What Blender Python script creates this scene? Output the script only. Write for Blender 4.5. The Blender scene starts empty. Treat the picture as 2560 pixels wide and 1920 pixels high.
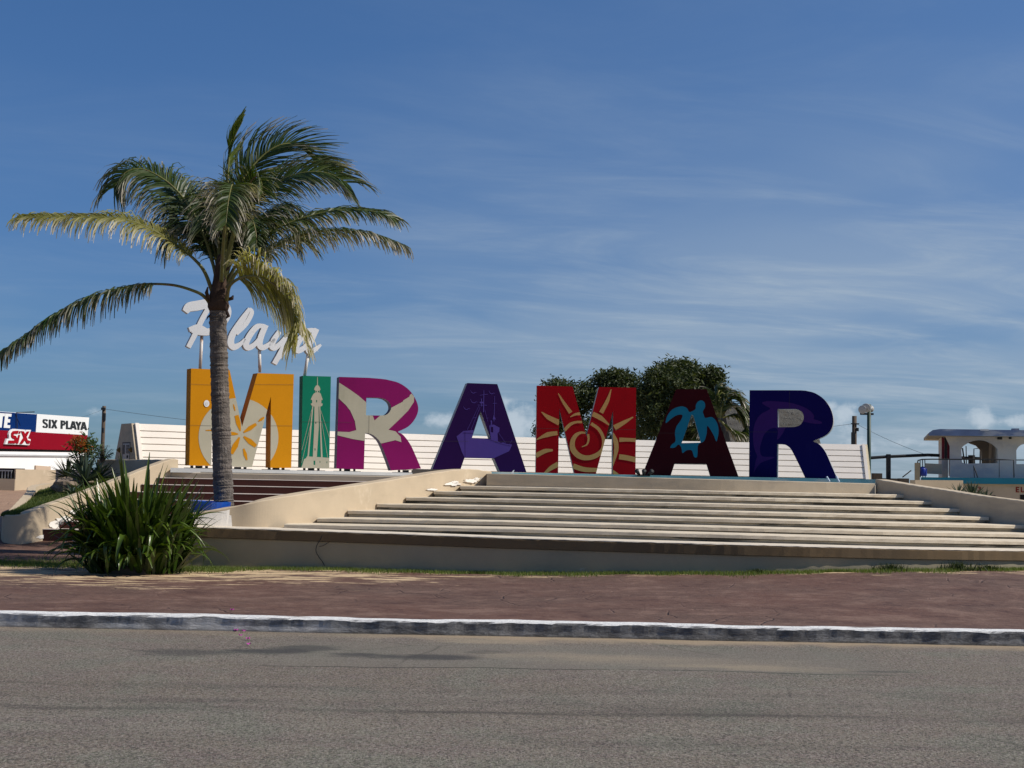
import bpy, math, random
import numpy as np
from mathutils import Vector, Matrix
from mathutils.geometry import delaunay_2d_cdt

rnd = random.Random(7)
nrng = np.random.default_rng(7)
S = bpy.context.scene
COL = S.collection
R = math.radians

# ------------------------------------------------------------------ camera, world, sun, exposure
F = 3400.0            # focal length in photo pixels (2560 wide)
CAMH = 1.75
ROLL = R(1.1)
PITCH = math.atan(240.0 / F)
SUN_EL, SUN_PSI = R(45.0), R(-4.5)      # elevation; angle beyond the image's right-hand axis

cam = bpy.data.cameras.new('camera')
cam.sensor_width = 36.0
cam.lens = F / 2560.0 * 36.0
cam.clip_start, cam.clip_end = 0.1, 30000.0
cam_o = bpy.data.objects.new('camera', cam)
COL.objects.link(cam_o)
cam_o.matrix_world = Matrix.Translation((0, 0, CAMH)) @ Matrix.Rotation(math.pi / 2 + PITCH, 4, 'X') @ Matrix.Rotation(ROLL, 4, 'Z')
S.camera = cam_o

world = bpy.data.worlds.new('World')
S.world = world
world.use_nodes = True


def nd(nt, typ, ins=None, **props):
    n = nt.nodes.new(typ)
    for k, v in props.items():
        setattr(n, k, v)
    for k, v in (ins or {}).items():
        s = n.inputs[k]
        if isinstance(v, bpy.types.NodeSocket):
            nt.links.new(v, s)
        else:
            s.default_value = v
    return n


def mth(nt, op, a, b=0.0, c=None, clamp=False):
    d = {0: a, 1: b}
    if c is not None:
        d[2] = c
    n = nd(nt, 'ShaderNodeMath', d, operation=op)
    n.use_clamp = clamp
    return n.outputs[0]


def mixc(nt, fac, a, b, mode='MIX'):
    n = nt.nodes.new('ShaderNodeMix')
    n.data_type = 'RGBA'
    n.blend_type = mode
    for i, v in ((0, fac), (6, a), (7, b)):
        if isinstance(v, bpy.types.NodeSocket):
            nt.links.new(v, n.inputs[i])
        else:
            n.inputs[i].default_value = v
    return n.outputs[2]


def rng(nt, v, a, b, c=0.0, d=1.0, smooth=True):
    n = nd(nt, 'ShaderNodeMapRange', {0: v, 1: a, 2: b, 3: c, 4: d})
    if smooth:
        n.interpolation_type = 'SMOOTHSTEP'
    return n.outputs[0]


def noise(nt, vec, scale=1.0, detail=4.0, rough=0.55, stretch=None, loc=None, dist=0.0):
    if stretch or loc:
        m = nd(nt, 'ShaderNodeMapping', {0: vec})
        if stretch:
            m.inputs['Scale'].default_value = stretch
        if loc:
            m.inputs['Location'].default_value = loc
        vec = m.outputs[0]
    return nd(nt, 'ShaderNodeTexNoise', {'Vector': vec, 'Scale': scale, 'Detail': detail, 'Roughness': rough, 'Distortion': dist}).outputs[0]


def build_world():
    nt = world.node_tree
    nt.nodes.clear()
    out = nd(nt, 'ShaderNodeOutputWorld')
    sky = nd(nt, 'ShaderNodeTexSky', sky_type='NISHITA')
    sky.sun_disc = False
    sky.sun_elevation = SUN_EL
    sky.sun_rotation = R(90) - SUN_PSI
    sky.altitude = 0
    sky.air_density = 1.0
    sky.dust_density = 0.3
    sky.ozone_density = 3.0
    tc = nd(nt, 'ShaderNodeTexCoord').outputs['Generated']
    sx = nd(nt, 'ShaderNodeSeparateXYZ', {0: tc})
    x, y, z = sx.outputs
    zc = mth(nt, 'MAXIMUM', z, 0.0)
    base = mixc(nt, 1.0, sky.outputs[0], SKY_TINT, 'MULTIPLY')
    # the whitish band at the horizon is thinner over the sea: deepen the low sky a little
    low = rng(nt, z, 0.0, 0.42, 0.0, 1.0)
    gain = mixc(nt, low, (0.262, 0.435, 0.70, 1), (0.40, 0.63, 0.88, 1))
    base = mixc(nt, 1.0, base, gain, 'MULTIPLY')
    # high thin cirrus, on a plane far above
    inv = mth(nt, 'DIVIDE', 1.0, mth(nt, 'ADD', zc, 0.10))
    px = mth(nt, 'MULTIPLY', x, inv)
    py = mth(nt, 'MULTIPLY', y, inv)
    pv = nd(nt, 'ShaderNodeCombineXYZ', {0: px, 1: py, 2: 0.0}).outputs[0]
    rot = nd(nt, 'ShaderNodeMapping', {0: pv})
    rot.inputs['Rotation'].default_value = (0, 0, R(-14))
    rv = rot.outputs[0]
    veil = noise(nt, rv, 0.7, 4, 0.5, loc=(3.4, 1.2, 0))
    streak = noise(nt, rv, 1.25, 9, 0.62, stretch=(0.9, 1.9, 1), dist=0.9)
    fine = noise(nt, rv, 4.2, 8, 0.70, stretch=(1.0, 2.6, 1), dist=0.7)
    side = rng(nt, x, -0.38, 0.32, 0.22, 1.0)
    cir = mth(nt, 'MULTIPLY', rng(nt, streak, 0.36, 0.78), rng(nt, fine, 0.25, 0.75, 0.5, 1.0))
    veilf = mth(nt, 'ADD', mth(nt, 'MULTIPLY', rng(nt, veil, 0.30, 0.66), 0.5), 0.34)
    amt = mth(nt, 'MULTIPLY', mth(nt, 'ADD', mth(nt, 'MULTIPLY', cir, 0.58), mth(nt, 'MULTIPLY', veilf, 0.65)), side)
    fadeh = rng(nt, z, 0.33, 0.08, 0.16, 1.0)
    amt = mth(nt, 'MULTIPLY', amt, fadeh)
    amt = mth(nt, 'MULTIPLY', amt, 1.05, clamp=True)
    c1 = mixc(nt, amt, base, CIRRUS)
    # small cumulus low over the sea
    az = mth(nt, 'ARCTAN2', x, y)
    el = mth(nt, 'ARCSINE', z)
    av = nd(nt, 'ShaderNodeCombineXYZ', {0: az, 1: el, 2: 0.0}).outputs[0]
    puff = noise(nt, av, 70.0, 7, 0.62, stretch=(1, 1.15, 1))
    blob = None
    for (pxx, pyy, wx, wy, g) in ((1292, 1062, 62, 62, 1.0), (1262, 1015, 26, 34, .8), (1110, 1050, 46, 24, .9), (2110, 1048, 50, 46, .9), (2080, 1015, 22, 20, .8),
                                  (2150, 1115, 70, 30, .75), (2455, 1045, 34, 36, .95), (2540, 1052, 44, 22, .85), (2270, 1105, 60, 16, .7), (980, 1060, 60, 10, .5),
                                  (230, 1030, 60, 18, .45), (560, 1066, 80, 12, .4), (1500, 1050, 100, 26, .7), (1850, 1066, 70, 24, .7), (2700, 1050, 90, 36, .9), (3000, 1080, 150, 24, .8),
                                  (-300, 1050, 160, 22, .6), (3500, 1060, 160, 40, .9), (-900, 1050, 200, 40, .8)):
        r = ray(pxx, pyy)
        a0 = math.atan2(r.x, r.y)
        e0 = math.asin(r.z / r.length)
        da = mth(nt, 'MULTIPLY', mth(nt, 'SUBTRACT', az, a0), F / wx)
        de = mth(nt, 'MULTIPLY', mth(nt, 'SUBTRACT', el, e0), F / wy)
        d2 = mth(nt, 'ADD', mth(nt, 'MULTIPLY', da, da), mth(nt, 'MULTIPLY', de, de))
        g1 = mth(nt, 'MULTIPLY', mth(nt, 'POWER', 2.718, mth(nt, 'MULTIPLY', d2, -0.8)), g)
        blob = g1 if blob is None else mth(nt, 'MAXIMUM', blob, g1)
    dens = mth(nt, 'ADD', blob, mth(nt, 'MULTIPLY', mth(nt, 'SUBTRACT', puff, 0.5), 1.5))
    cm = mth(nt, 'MULTIPLY', rng(nt, dens, 0.34, 1.0), rng(nt, blob, 0.04, 0.35))
    cm = mth(nt, 'MULTIPLY', cm, 0.80)
    c2 = mixc(nt, cm, c1, CUMULUS)
    bg = nd(nt, 'ShaderNodeBackground', {0: c2, 1: SKY_STRENGTH})
    nt.links.new(bg.outputs[0], out.inputs[0])


SKY_STRENGTH = 0.10
SKY_TINT = (1.0, 1.0, 1.0, 1)
CIRRUS = (4.0, 4.85, 5.75, 1)
CUMULUS = (5.2, 6.0, 6.8, 1)

sun = bpy.data.lights.new('sun', 'SUN')
sun.energy = 5.0
sun.angle = R(0.53)
sun.color = (1.0, 0.93, 0.82)
sun_o = bpy.data.objects.new('sun', sun)
COL.objects.link(sun_o)
SUN_DIR = Vector((math.cos(SUN_EL) * math.cos(SUN_PSI), math.cos(SUN_EL) * math.sin(SUN_PSI), math.sin(SUN_EL)))
sun_o.rotation_euler = SUN_DIR.to_track_quat('Z', 'Y').to_euler()
sun_o.location = (30, 10, 40)

S.view_settings.view_transform = 'Standard'
S.view_settings.look = 'None'
S.view_settings.exposure = 0.0
S.view_settings.gamma = 1.0
S.view_settings.use_curve_mapping = False
S.render.resolution_x, S.render.resolution_y = 1024, 768


# ------------------------------------------------------------------ photo measurements -> places
def ray(px, py):
    dx, dy = px - 1280.0, py - 960.0
    c, s = math.cos(ROLL), math.sin(ROLL)
    xd, yd = dx * c + dy * s, -dx * s + dy * c
    cp, sp = math.cos(PITCH), math.sin(PITCH)
    return Vector((xd, F * cp + yd * sp, F * sp - yd * cp))


ORG = Vector((0, 0, CAMH))


def P(px, py, D):
    r = ray(px, py)
    return ORG + r * (D / r.y)


def G(px, py, z):
    r = ray(px, py)
    return ORG + r * ((z - CAMH) / r.z)


class Plane:
    """an upright plane through a measured point, turned by rot (positive faces right)"""
    def __init__(s, px, py, D, rot, tilt=0.0):
        s.p = P(px, py, D)
        s.n = Vector((math.sin(rot) * math.cos(tilt), -math.cos(rot) * math.cos(tilt), math.sin(tilt)))

    def __call__(s, px, py, off=0.0):
        r = ray(px, py)
        t = (s.p - ORG).dot(s.n) / r.dot(s.n)
        return ORG + r * t + s.n * off


build_world()

# ------------------------------------------------------------------ materials


def new_mat(name):
    m = bpy.data.materials.new(name)
    m.use_nodes = True
    nt = m.node_tree
    nt.nodes.clear()
    out = nd(nt, 'ShaderNodeOutputMaterial')
    b = nd(nt, 'ShaderNodeBsdfPrincipled')
    nt.links.new(b.outputs[0], out.inputs[0])
    return m, nt, b, out


def c4(c, k=1.0):
    return (c[0] * k, c[1] * k, c[2] * k, 1)


def surf(name, col, var=0.18, scale=2.5, rough=0.8, bump=0.25, bscale=60.0, stains=(), spec=0.3, fine=0.1, bdist=0.004, rand=0.0):
    """mottled, worn surface; stains = (colour, stretch, lo, hi, amount)"""
    m, nt, b, out = new_mat(name)
    v = nd(nt, 'ShaderNodeTexCoord').outputs['Object']
    n1 = noise(nt, v, scale, 5, 0.6)
    n2 = noise(nt, v, bscale, 3, 0.6)
    k = mth(nt, 'ADD', rng(nt, n1, 0.25, 0.75, 1 - var, 1 + var * 0.7, False), mth(nt, 'MULTIPLY', mth(nt, 'SUBTRACT', n2, 0.5), fine * 2))
    if rand:
        oi = nd(nt, 'ShaderNodeObjectInfo').outputs['Random']
        k = mth(nt, 'MULTIPLY', k, rng(nt, oi, 0, 1, 1 - rand, 1 + rand, False))
    kc = nd(nt, 'ShaderNodeCombineColor', {0: k, 1: k, 2: k}).outputs[0]
    c = mixc(nt, 1.0, c4(col), kc, 'MULTIPLY')
    for i, (sc, st, lo, hi, am) in enumerate(stains):
        s = noise(nt, v, 1.0, 6, 0.62, stretch=st, loc=(3.1 * i + 1.7, 2.3 * i, 0.7))
        f = mth(nt, 'MULTIPLY', rng(nt, s, lo, hi), am)
        c = mixc(nt, f, c, c4(sc))
    nt.links.new(c, b.inputs['Base Color'])
    b.inputs['Roughness'].default_value = rough
    b.inputs['Specular IOR Level'].default_value = spec
    if bump:
        bn = nd(nt, 'ShaderNodeBump', {'Strength': bump, 'Distance': bdist, 'Height': mth(nt, 'ADD', n2, mth(nt, 'MULTIPLY', n1, 0.8))})
        nt.links.new(bn.outputs[0], b.inputs['Normal'])
    return m


def leafmat(name, col, col2, dry=None, rough=0.5, trans=0.35, spec=0.3, var=0.35, rand=0.0):
    """leaf: colour varies by clump, tip attribute dries towards the end"""
    m, nt, b, out = new_mat(name)
    at = nd(nt, 'ShaderNodeAttribute', attribute_name='tip').outputs['Fac']
    hu = nd(nt, 'ShaderNodeAttribute', attribute_name='hue').outputs['Fac']
    if rand:
        oi = nd(nt, 'ShaderNodeObjectInfo').outputs['Random']
        hu = mth(nt, 'ADD', mth(nt, 'MULTIPLY', hu, 0.4), mth(nt, 'MULTIPLY', oi, rand))
    c = mixc(nt, hu, c4(col), c4(col2))
    if dry is not None:
        c = mixc(nt, at, c, c4(dry))
    nt.links.new(c, b.inputs['Base Color'])
    b.inputs['Roughness'].default_value = rough
    b.inputs['Specular IOR Level'].default_value = spec
    if trans:
        t = nd(nt, 'ShaderNodeBsdfTranslucent')
        nt.links.new(mixc(nt, 1.0, c, (1.5, 1.6, 0.6, 1), 'MULTIPLY'), t.inputs[0])
        mx = nd(nt, 'ShaderNodeMixShader', {0: trans, 1: b.outputs[0], 2: t.outputs[0]})
        nt.links.new(mx.outputs[0], out.inputs[0])
    return m


def mat_asphalt():
    m, nt, b, out = new_mat('asphalt')
    v = nd(nt, 'ShaderNodeTexCoord').outputs['Object']
    x, y, z = nd(nt, 'ShaderNodeSeparateXYZ', {0: v}).outputs
    big = noise(nt, v, 0.5, 5, 0.6, stretch=(0.35, 1.4, 1))
    mid = noise(nt, v, 2.2, 6, 0.65, stretch=(0.55, 1.6, 1))
    grit = nd(nt, 'ShaderNodeTexVoronoi', {'Vector': v, 'Scale': 62.0}, feature='F1').outputs['Color']
    gs = nd(nt, 'ShaderNodeSeparateColor', {0: grit}).outputs
    grain = noise(nt, v, 130.0, 3, 0.7)
    worm = noise(nt, v, 62.0, 3, 0.75, stretch=(0.9, 0.55, 1), dist=0.8)
    c = mixc(nt, rng(nt, big, 0.3, 0.7), (0.180, 0.144, 0.108, 1), (0.204, 0.178, 0.140, 1))
    c = mixc(nt, rng(nt, mid, 0.42, 0.66, 0, 0.6), c, (0.150, 0.108, 0.100, 1))
    c = mixc(nt, rng(nt, noise(nt, v, 1.1, 3, 0.5, loc=(7, 3, 0)), 0.5, 0.64, 0, 0.55), c, (0.150, 0.160, 0.118, 1))
    # stones of the chipping: grey, reddish and greenish ones
    st = mixc(nt, rng(nt, gs[1], 0.3, 0.7), (0.20, 0.165, 0.165, 1), (0.165, 0.19, 0.14, 1))
    c = mixc(nt, rng(nt, gs[0], 0.40, 0.9, 0, 0.55), c, st)
    c = mixc(nt, rng(nt, gs[2], 0.55, 0.95, 0, 0.70), c, (0.035, 0.031, 0.028, 1))
    c = mixc(nt, rng(nt, worm, 0.52, 0.62, 0, 0.62), c, (0.34, 0.305, 0.265, 1))
    c = mixc(nt, rng(nt, worm, 0.48, 0.38, 0, 0.66), c, (0.036, 0.030, 0.027, 1))
    # tyre-darkened lines along the lane
    wob = mth(nt, 'MULTIPLY', mth(nt, 'SUBTRACT', noise(nt, v, 0.35, 3, 0.5, stretch=(0.5, 0.02, 1)), 0.5), 1.2)
    yy = mth(nt, 'ADD', y, wob)
    for y0, w, a in ((10.35, 0.14, 0.58), (10.6, 0.6, 0.30), (11.45, 0.40, 0.24), (9.2, 0.3, 0.2)):
        d = mth(nt, 'ABSOLUTE', mth(nt, 'SUBTRACT', yy, y0))
        br = noise(nt, v, 1.1, 5, 0.6, stretch=(0.45, 3.0, 1), loc=(y0, 0, 0))
        f = mth(nt, 'MULTIPLY', mth(nt, 'MULTIPLY', rng(nt, d, 0, w, 1, 0), rng(nt, br, 0.36, 0.62)), a)
        c = mixc(nt, f, c, (0.038, 0.033, 0.029, 1))
    # old trench patch next to the gutter: smoother, greyer, with a crack as its edge
    edge = mth(nt, 'ADD', 12.75, mth(nt, 'MULTIPLY', mth(nt, 'SUBTRACT', noise(nt, v, 0.8, 4, 0.6, stretch=(1, 0.01, 1)), 0.5), 0.22))
    dx = mth(nt, 'SUBTRACT', yy, edge)
    inx = mth(nt, 'MULTIPLY', rng(nt, x, -2.6, -2.0), rng(nt, x, 3.9, 3.4))
    patch = mth(nt, 'MULTIPLY', mth(nt, 'MULTIPLY', rng(nt, dx, -0.02, 0.03), rng(nt, y, 14.9, 14.3)), inx)
    c = mixc(nt, mth(nt, 'MULTIPLY', patch, 0.5), c, (0.168, 0.155, 0.128, 1))
    crk = mth(nt, 'MULTIPLY', mth(nt, 'MULTIPLY', rng(nt, mth(nt, 'ABSOLUTE', dx), 0.0, 0.04, 1, 0), inx), rng(nt, mid, 0.33, 0.5, 0.2, 0.85))
    c = mixc(nt, crk, c, (0.022, 0.02, 0.018, 1))

    # wandering hairline cracks
    wv = mixc(nt, 0.22, v, nd(nt, 'ShaderNodeTexNoise', {'Vector': v, 'Scale': 0.9, 'Detail': 4.0}).outputs[1])
    vc = nd(nt, 'ShaderNodeTexVoronoi', {'Vector': wv, 'Scale': 0.42}, feature='DISTANCE_TO_EDGE').outputs[0]
    hc = mth(nt, 'MULTIPLY', rng(nt, vc, 0.0, 0.008, 1, 0), rng(nt, noise(nt, v, 0.6, 3, 0.5, loc=(2, 9, 0)), 0.50, 0.62, 0, 0.42))
    c = mixc(nt, hc, c, (0.03, 0.026, 0.023, 1))

    def spot(cx, cy, wx, wy, lo, hi, seed, st=(1.2, 3.0, 1)):
        ax = mth(nt, 'DIVIDE', mth(nt, 'SUBTRACT', x, cx), wx)
        ay = mth(nt, 'DIVIDE', mth(nt, 'SUBTRACT', y, cy), wy)
        d = mth(nt, 'SQRT', mth(nt, 'ADD', mth(nt, 'MULTIPLY', ax, ax), mth(nt, 'MULTIPLY', ay, ay)))
        n = noise(nt, v, 1.3, 6, 0.65, stretch=st, loc=(seed, seed * 2, 0))
        return rng(nt, mth(nt, 'ADD', d, mth(nt, 'MULTIPLY', mth(nt, 'SUBTRACT', n, 0.5), 2.2)), hi, lo)
    for cx, cy, wx, wy, a, sd in ((-3.2, 13.5, 0.6, 0.34, .6, 1), (-2.4, 13.75, 0.55, 0.28, .8, 2), (-2.0, 14.05, 0.4, 0.28, .65, 3), (-0.9, 13.55, 0.8, 0.24, .8, 4), (-1.5, 13.65, 0.3, 0.12, .6, 7), (3.6, 13.1, 0.35, 0.10, .5, 5), (-0.2, 13.9, 0.25, 0.2, .4, 6)):
        c = mixc(nt, mth(nt, 'MULTIPLY', spot(cx, cy, wx, wy, 0.4, 1.1, sd), a), c, (0.042, 0.041, 0.041, 1))
    # blown sand on the patch and along the gutter
    for cx, cy, wx, wy, a, sd in ((2.35, 13.2, 0.9, 0.26, .42, 11), (0.7, 13.75, 1.2, 0.35, .30, 12), (1.6, 13.5, 1.6, 0.45, .2, 13), (-0.1, 14.85, 0.9, 0.25, .5, 14)):
        c = mixc(nt, mth(nt, 'MULTIPLY', spot(cx, cy, wx, wy, 0.2, 1.2, sd, (1.5, 4, 1)), a), c, (0.36, 0.29, 0.20, 1))
    gut = mth(nt, 'MULTIPLY', rng(nt, mth(nt, 'ADD', y, mth(nt, 'MULTIPLY', mth(nt, 'SUBTRACT', noise(nt, v, 1.6, 5, 0.6), 0.5), 0.9)), 14.85, 15.25), rng(nt, x, -2.4, -0.2, 0.25, 1.0))
    c = mixc(nt, mth(nt, 'MULTIPLY', gut, 0.75), c, (0.36, 0.28, 0.19, 1))
    nt.links.new(c, b.inputs['Base Color'])
    b.inputs['Roughness'].default_value = 0.85
    b.inputs['Specular IOR Level'].default_value = 0.25
    h = mth(nt, 'ADD', mth(nt, 'ADD', mth(nt, 'MULTIPLY', gs[0], 0.8), grain), mth(nt, 'MULTIPLY', worm, 1.5))
    bn = nd(nt, 'ShaderNodeBump', {'Strength': 0.8, 'Distance': 0.008, 'Height': h})
    nt.links.new(bn.outputs[0], b.inputs['Normal'])
    return m


def mat_pavement():
    m, nt, b, out = new_mat('stamped_red_concrete')
    v = nd(nt, 'ShaderNodeTexCoord').outputs['Object']
    x, y, z = nd(nt, 'ShaderNodeSeparateXYZ', {0: v}).outputs
    big = noise(nt, v, 0.35, 5, 0.6)
    mid = noise(nt, v, 1.9, 8, 0.74, stretch=(0.8, 1.0, 1))
    fin = noise(nt, v, 15.0, 5, 0.7, stretch=(0.6, 1, 1))
    c = mixc(nt, rng(nt, big, 0.3, 0.7), (0.118, 0.060, 0.043, 1), (0.108, 0.066, 0.050, 1))
    c = mixc(nt, rng(nt, mid, 0.50, 0.64, 0, 0.9), c, (0.182, 0.112, 0.084, 1))
    c = mixc(nt, rng(nt, mid, 0.47, 0.35, 0, 0.9), c, (0.066, 0.032, 0.024, 1))
    c = mixc(nt, rng(nt, fin, 0.52, 0.68, 0, 0.55), c, (0.205, 0.13, 0.098, 1))
    c = mixc(nt, rng(nt, fin, 0.46, 0.32, 0, 0.55), c, (0.06, 0.034, 0.028, 1))
    rmp = mth(nt, 'MULTIPLY', rng(nt, y, 26.4, 28.2), rng(nt, x, -8.6, -9.6))
    c = mixc(nt, mth(nt, 'MULTIPLY', rmp, rng(nt, mid, 0.3, 0.6, 0.7, 1.0)), c, (0.33, 0.215, 0.145, 1))
    # stamped slate pattern: recessed irregular joints
    wv = mixc(nt, 0.16, v, nd(nt, 'ShaderNodeTexNoise', {'Vector': v, 'Scale': 1.6, 'Detail': 3.0}).outputs[1])
    vor = nd(nt, 'ShaderNodeTexVoronoi', {'Vector': wv, 'Scale': 1.7}, feature='DISTANCE_TO_EDGE').outputs[0]
    jn = rng(nt, vor, 0.0, 0.03, 1, 0)
    jn = mth(nt, 'MULTIPLY', jn, rng(nt, big, 0.46, 0.66, 0.0, 1))
    c = mixc(nt, mth(nt, 'MULTIPLY', jn, 0.34), c, (0.05, 0.028, 0.024, 1))
    # worn pale flecks and blown sand
    fl = noise(nt, v, 1.0, 6, 0.7, stretch=(2.4, 5.5, 1), loc=(4, 2, 0))
    c = mixc(nt, rng(nt, fl, 0.65, 0.72, 0, 0.55), c, (0.34, 0.24, 0.18, 1))
    sn = noise(nt, v, 1.5, 8, 0.72, stretch=(0.8, 2.6, 1), loc=(9, 5, 0))
    # sand drifts: strong on the left beside the bush, a thin line along the grass
    k1 = mth(nt, 'MULTIPLY', rng(nt, x, 1.0, -2.6, 0, 1.0), rng(nt, y, 18.2, 22.0, 0.0, 1.0))
    k2 = mth(nt, 'MULTIPLY', rng(nt, y, 21.2, 22.6, 0.0, 0.55), 1.0)
    k3 = mth(nt, 'MULTIPLY', rng(nt, x, -2.5, -4.8), rng(nt, y, 17.0, 20.5, 0.12, 0.52))
    kk = mth(nt, 'MAXIMUM', mth(nt, 'MAXIMUM', mth(nt, 'MULTIPLY', k1, 0.75), k2), k3)
    sd = rng(nt, mth(nt, 'ADD', sn, mth(nt, 'MULTIPLY', kk, 0.33)), 0.69, 0.77, 0, 0.88)
    sd = mth(nt, 'MULTIPLY', sd, rng(nt, y, 24.2, 23.6, 0.0, 1))
    c = mixc(nt, sd, c, (0.60, 0.45, 0.27, 1))
    nt.links.new(c, b.inputs['Base Color'])
    b.inputs['Roughness'].default_value = 0.75
    b.inputs['Specular IOR Level'].default_value = 0.25
    h = mth(nt, 'SUBTRACT', mth(nt, 'ADD', mth(nt, 'MULTIPLY', mid, 1.4), mth(nt, 'MULTIPLY', fin, 0.6)), mth(nt, 'MULTIPLY', jn, 0.7))
    bn = nd(nt, 'ShaderNodeBump', {'Strength': 0.9, 'Distance': 0.03, 'Height': h})
    nt.links.new(bn.outputs[0], b.inputs['Normal'])
    return m


def mat_kerb():
    m, nt, b, out = new_mat('kerb_whitewash')
    v = nd(nt, 'ShaderNodeTexCoord').outputs['Object']
    ge = nd(nt, 'ShaderNodeNewGeometry').outputs['Normal']
    nz = nd(nt, 'ShaderNodeSeparateXYZ', {0: ge}).outputs[2]
    x, y, z = nd(nt, 'ShaderNodeSeparateXYZ', {0: v}).outputs
    n1 = noise(nt, v, 1.0, 7, 0.65, stretch=(1.1, 3, 4.0))
    n2 = noise(nt, v, 7.0, 7, 0.78, stretch=(0.6, 1, 1.6))
    c = mixc(nt, rng(nt, n2, 0.3, 0.7), (0.78, 0.78, 0.77, 1), (0.86, 0.86, 0.84, 1))
    # tyres and road dirt have worn the front off; the top is still white
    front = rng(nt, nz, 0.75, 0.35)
    reg = rng(nt, x, -3.6, 1.2, 0.0, 0.30)
    w = mth(nt, 'ADD', mth(nt, 'ADD', n1, mth(nt, 'MULTIPLY', n2, 0.35)), reg)
    wear = mth(nt, 'MULTIPLY', rng(nt, w, 0.60, 0.80, 0.0, 0.90), front)
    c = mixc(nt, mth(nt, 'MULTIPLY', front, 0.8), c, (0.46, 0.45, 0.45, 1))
    c = mixc(nt, wear, c, mixc(nt, rng(nt, n2, 0.4, 0.62), (0.075, 0.075, 0.08, 1), (0.26, 0.255, 0.25, 1)))
    g = mth(nt, 'MULTIPLY', rng(nt, mth(nt, 'ADD', z, mth(nt, 'MULTIPLY', n2, 0.05)), 0.06, 0.02), 0.7)
    c = mixc(nt, g, c, (0.10, 0.085, 0.065, 1))
    tops = rng(nt, mth(nt, 'ADD', n1, mth(nt, 'MULTIPLY', n2, 0.3)), 0.74, 0.86, 0, 0.7)
    c = mixc(nt, mth(nt, 'MULTIPLY', tops, mth(nt, 'SUBTRACT', 1.0, front)), c, (0.42, 0.37, 0.32, 1))
    nt.links.new(c, b.inputs['Base Color'])
    b.inputs['Roughness'].default_value = 0.9
    b.inputs['Specular IOR Level'].default_value = 0.15
    bn = nd(nt, 'ShaderNodeBump', {'Strength': 1.0, 'Distance': 0.04, 'Height': mth(nt, 'ADD', n1, mth(nt, 'MULTIPLY', n2, 1.6))})
    nt.links.new(bn.outputs[0], b.inputs['Normal'])
    return m


MILDEW = (0.055, 0.052, 0.045)
M = {}
M['asphalt'] = mat_asphalt()
M['pave'] = mat_pavement()
M['kerb'] = mat_kerb()
M['sand'] = surf('sandy_ground', (0.44, 0.35, 0.24), 0.2, 0.6, 0.95, 0.3, 20)
M['sea'] = surf('sea_water', (0.03, 0.10, 0.13), 0.1, 0.02, 0.15, 0.4, 0.5, spec=0.5, fine=0.0, bdist=0.3)
M['cream'] = surf('cream_stucco', (0.50, 0.405, 0.285), 0.12, 1.3, 0.9, 0.5, 70, stains=(((0.33, 0.27, 0.19), (0.9, 0.9, 2.2), 0.56, 0.78, 0.5), ((0.72, 0.62, 0.47), (1.4, 1.4, 1.0), 0.60, 0.72, 0.4)), fine=0.06)
M['brightcream'] = surf('end_cream_stucco', (0.66, 0.59, 0.42), 0.08, 1.5, 0.9, 0.4, 70, fine=0.05)
M['dustcream'] = surf('weathered_cream_stucco', (0.46, 0.385, 0.285), 0.15, 1.6, 0.92, 0.6, 60, stains=(((0.28, 0.25, 0.21), (0.7, 0.7, 3), 0.50, 0.72, 0.6),), fine=0.08)
M['patchwhite'] = surf('fresh_filler_plaster', (0.78, 0.74, 0.68), 0.08, 3, 0.9, 0.7, 45, fine=0.1)
M['frontgrey'] = surf('grey_rendered_wall', (0.36, 0.305, 0.205), 0.12, 0.9, 0.92, 0.6, 55, stains=(((0.24, 0.22, 0.165), (0.8, 1, 2.0), 0.50, 0.74, 0.6), ((0.58, 0.55, 0.48), (1.6, 1, 2.6), 0.70, 0.76, 0.5)), fine=0.07)
M['coping'] = surf('brown_painted_coping', (0.165, 0.112, 0.058), 0.2, 1.1, 0.88, 0.5, 45, stains=(((0.12, 0.085, 0.05), (0.5, 1, 2.5), 0.44, 0.72, 0.65),), fine=0.08)
M['copingtop'] = surf('coping_top_cement', (0.62, 0.55, 0.45), 0.15, 1.8, 0.9, 0.6, 50, fine=0.1)
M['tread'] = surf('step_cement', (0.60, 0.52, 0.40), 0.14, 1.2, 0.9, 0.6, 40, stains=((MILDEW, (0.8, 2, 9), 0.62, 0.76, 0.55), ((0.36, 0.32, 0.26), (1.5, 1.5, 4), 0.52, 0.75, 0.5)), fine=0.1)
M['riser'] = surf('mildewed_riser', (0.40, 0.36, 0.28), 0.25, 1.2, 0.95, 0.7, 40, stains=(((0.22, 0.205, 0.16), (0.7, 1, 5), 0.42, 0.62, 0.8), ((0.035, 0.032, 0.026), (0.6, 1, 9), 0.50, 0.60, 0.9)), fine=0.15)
M['brownriser'] = surf('brown_painted_riser', (0.105, 0.030, 0.018), 0.15, 1.5, 0.6, 0.3, 50, stains=(((0.14, 0.055, 0.04), (1.2, 1, 5), 0.6, 0.75, 0.4),))
M['nosing'] = surf('pale_nosing', (0.46, 0.40, 0.36), 0.15, 2, 0.9, 0.5, 50)
M['ledgegrey'] = surf('pale_grey_ledge', (0.62, 0.62, 0.60), 0.1, 2, 0.85, 0.4, 50)
M['cyanledge'] = surf('worn_turquoise_paint', (0.16, 0.38, 0.43), 0.2, 2.5, 0.8, 0.5, 40, stains=(((0.45, 0.52, 0.50), (1.2, 2, 5), 0.52, 0.66, 0.7),))
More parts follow.
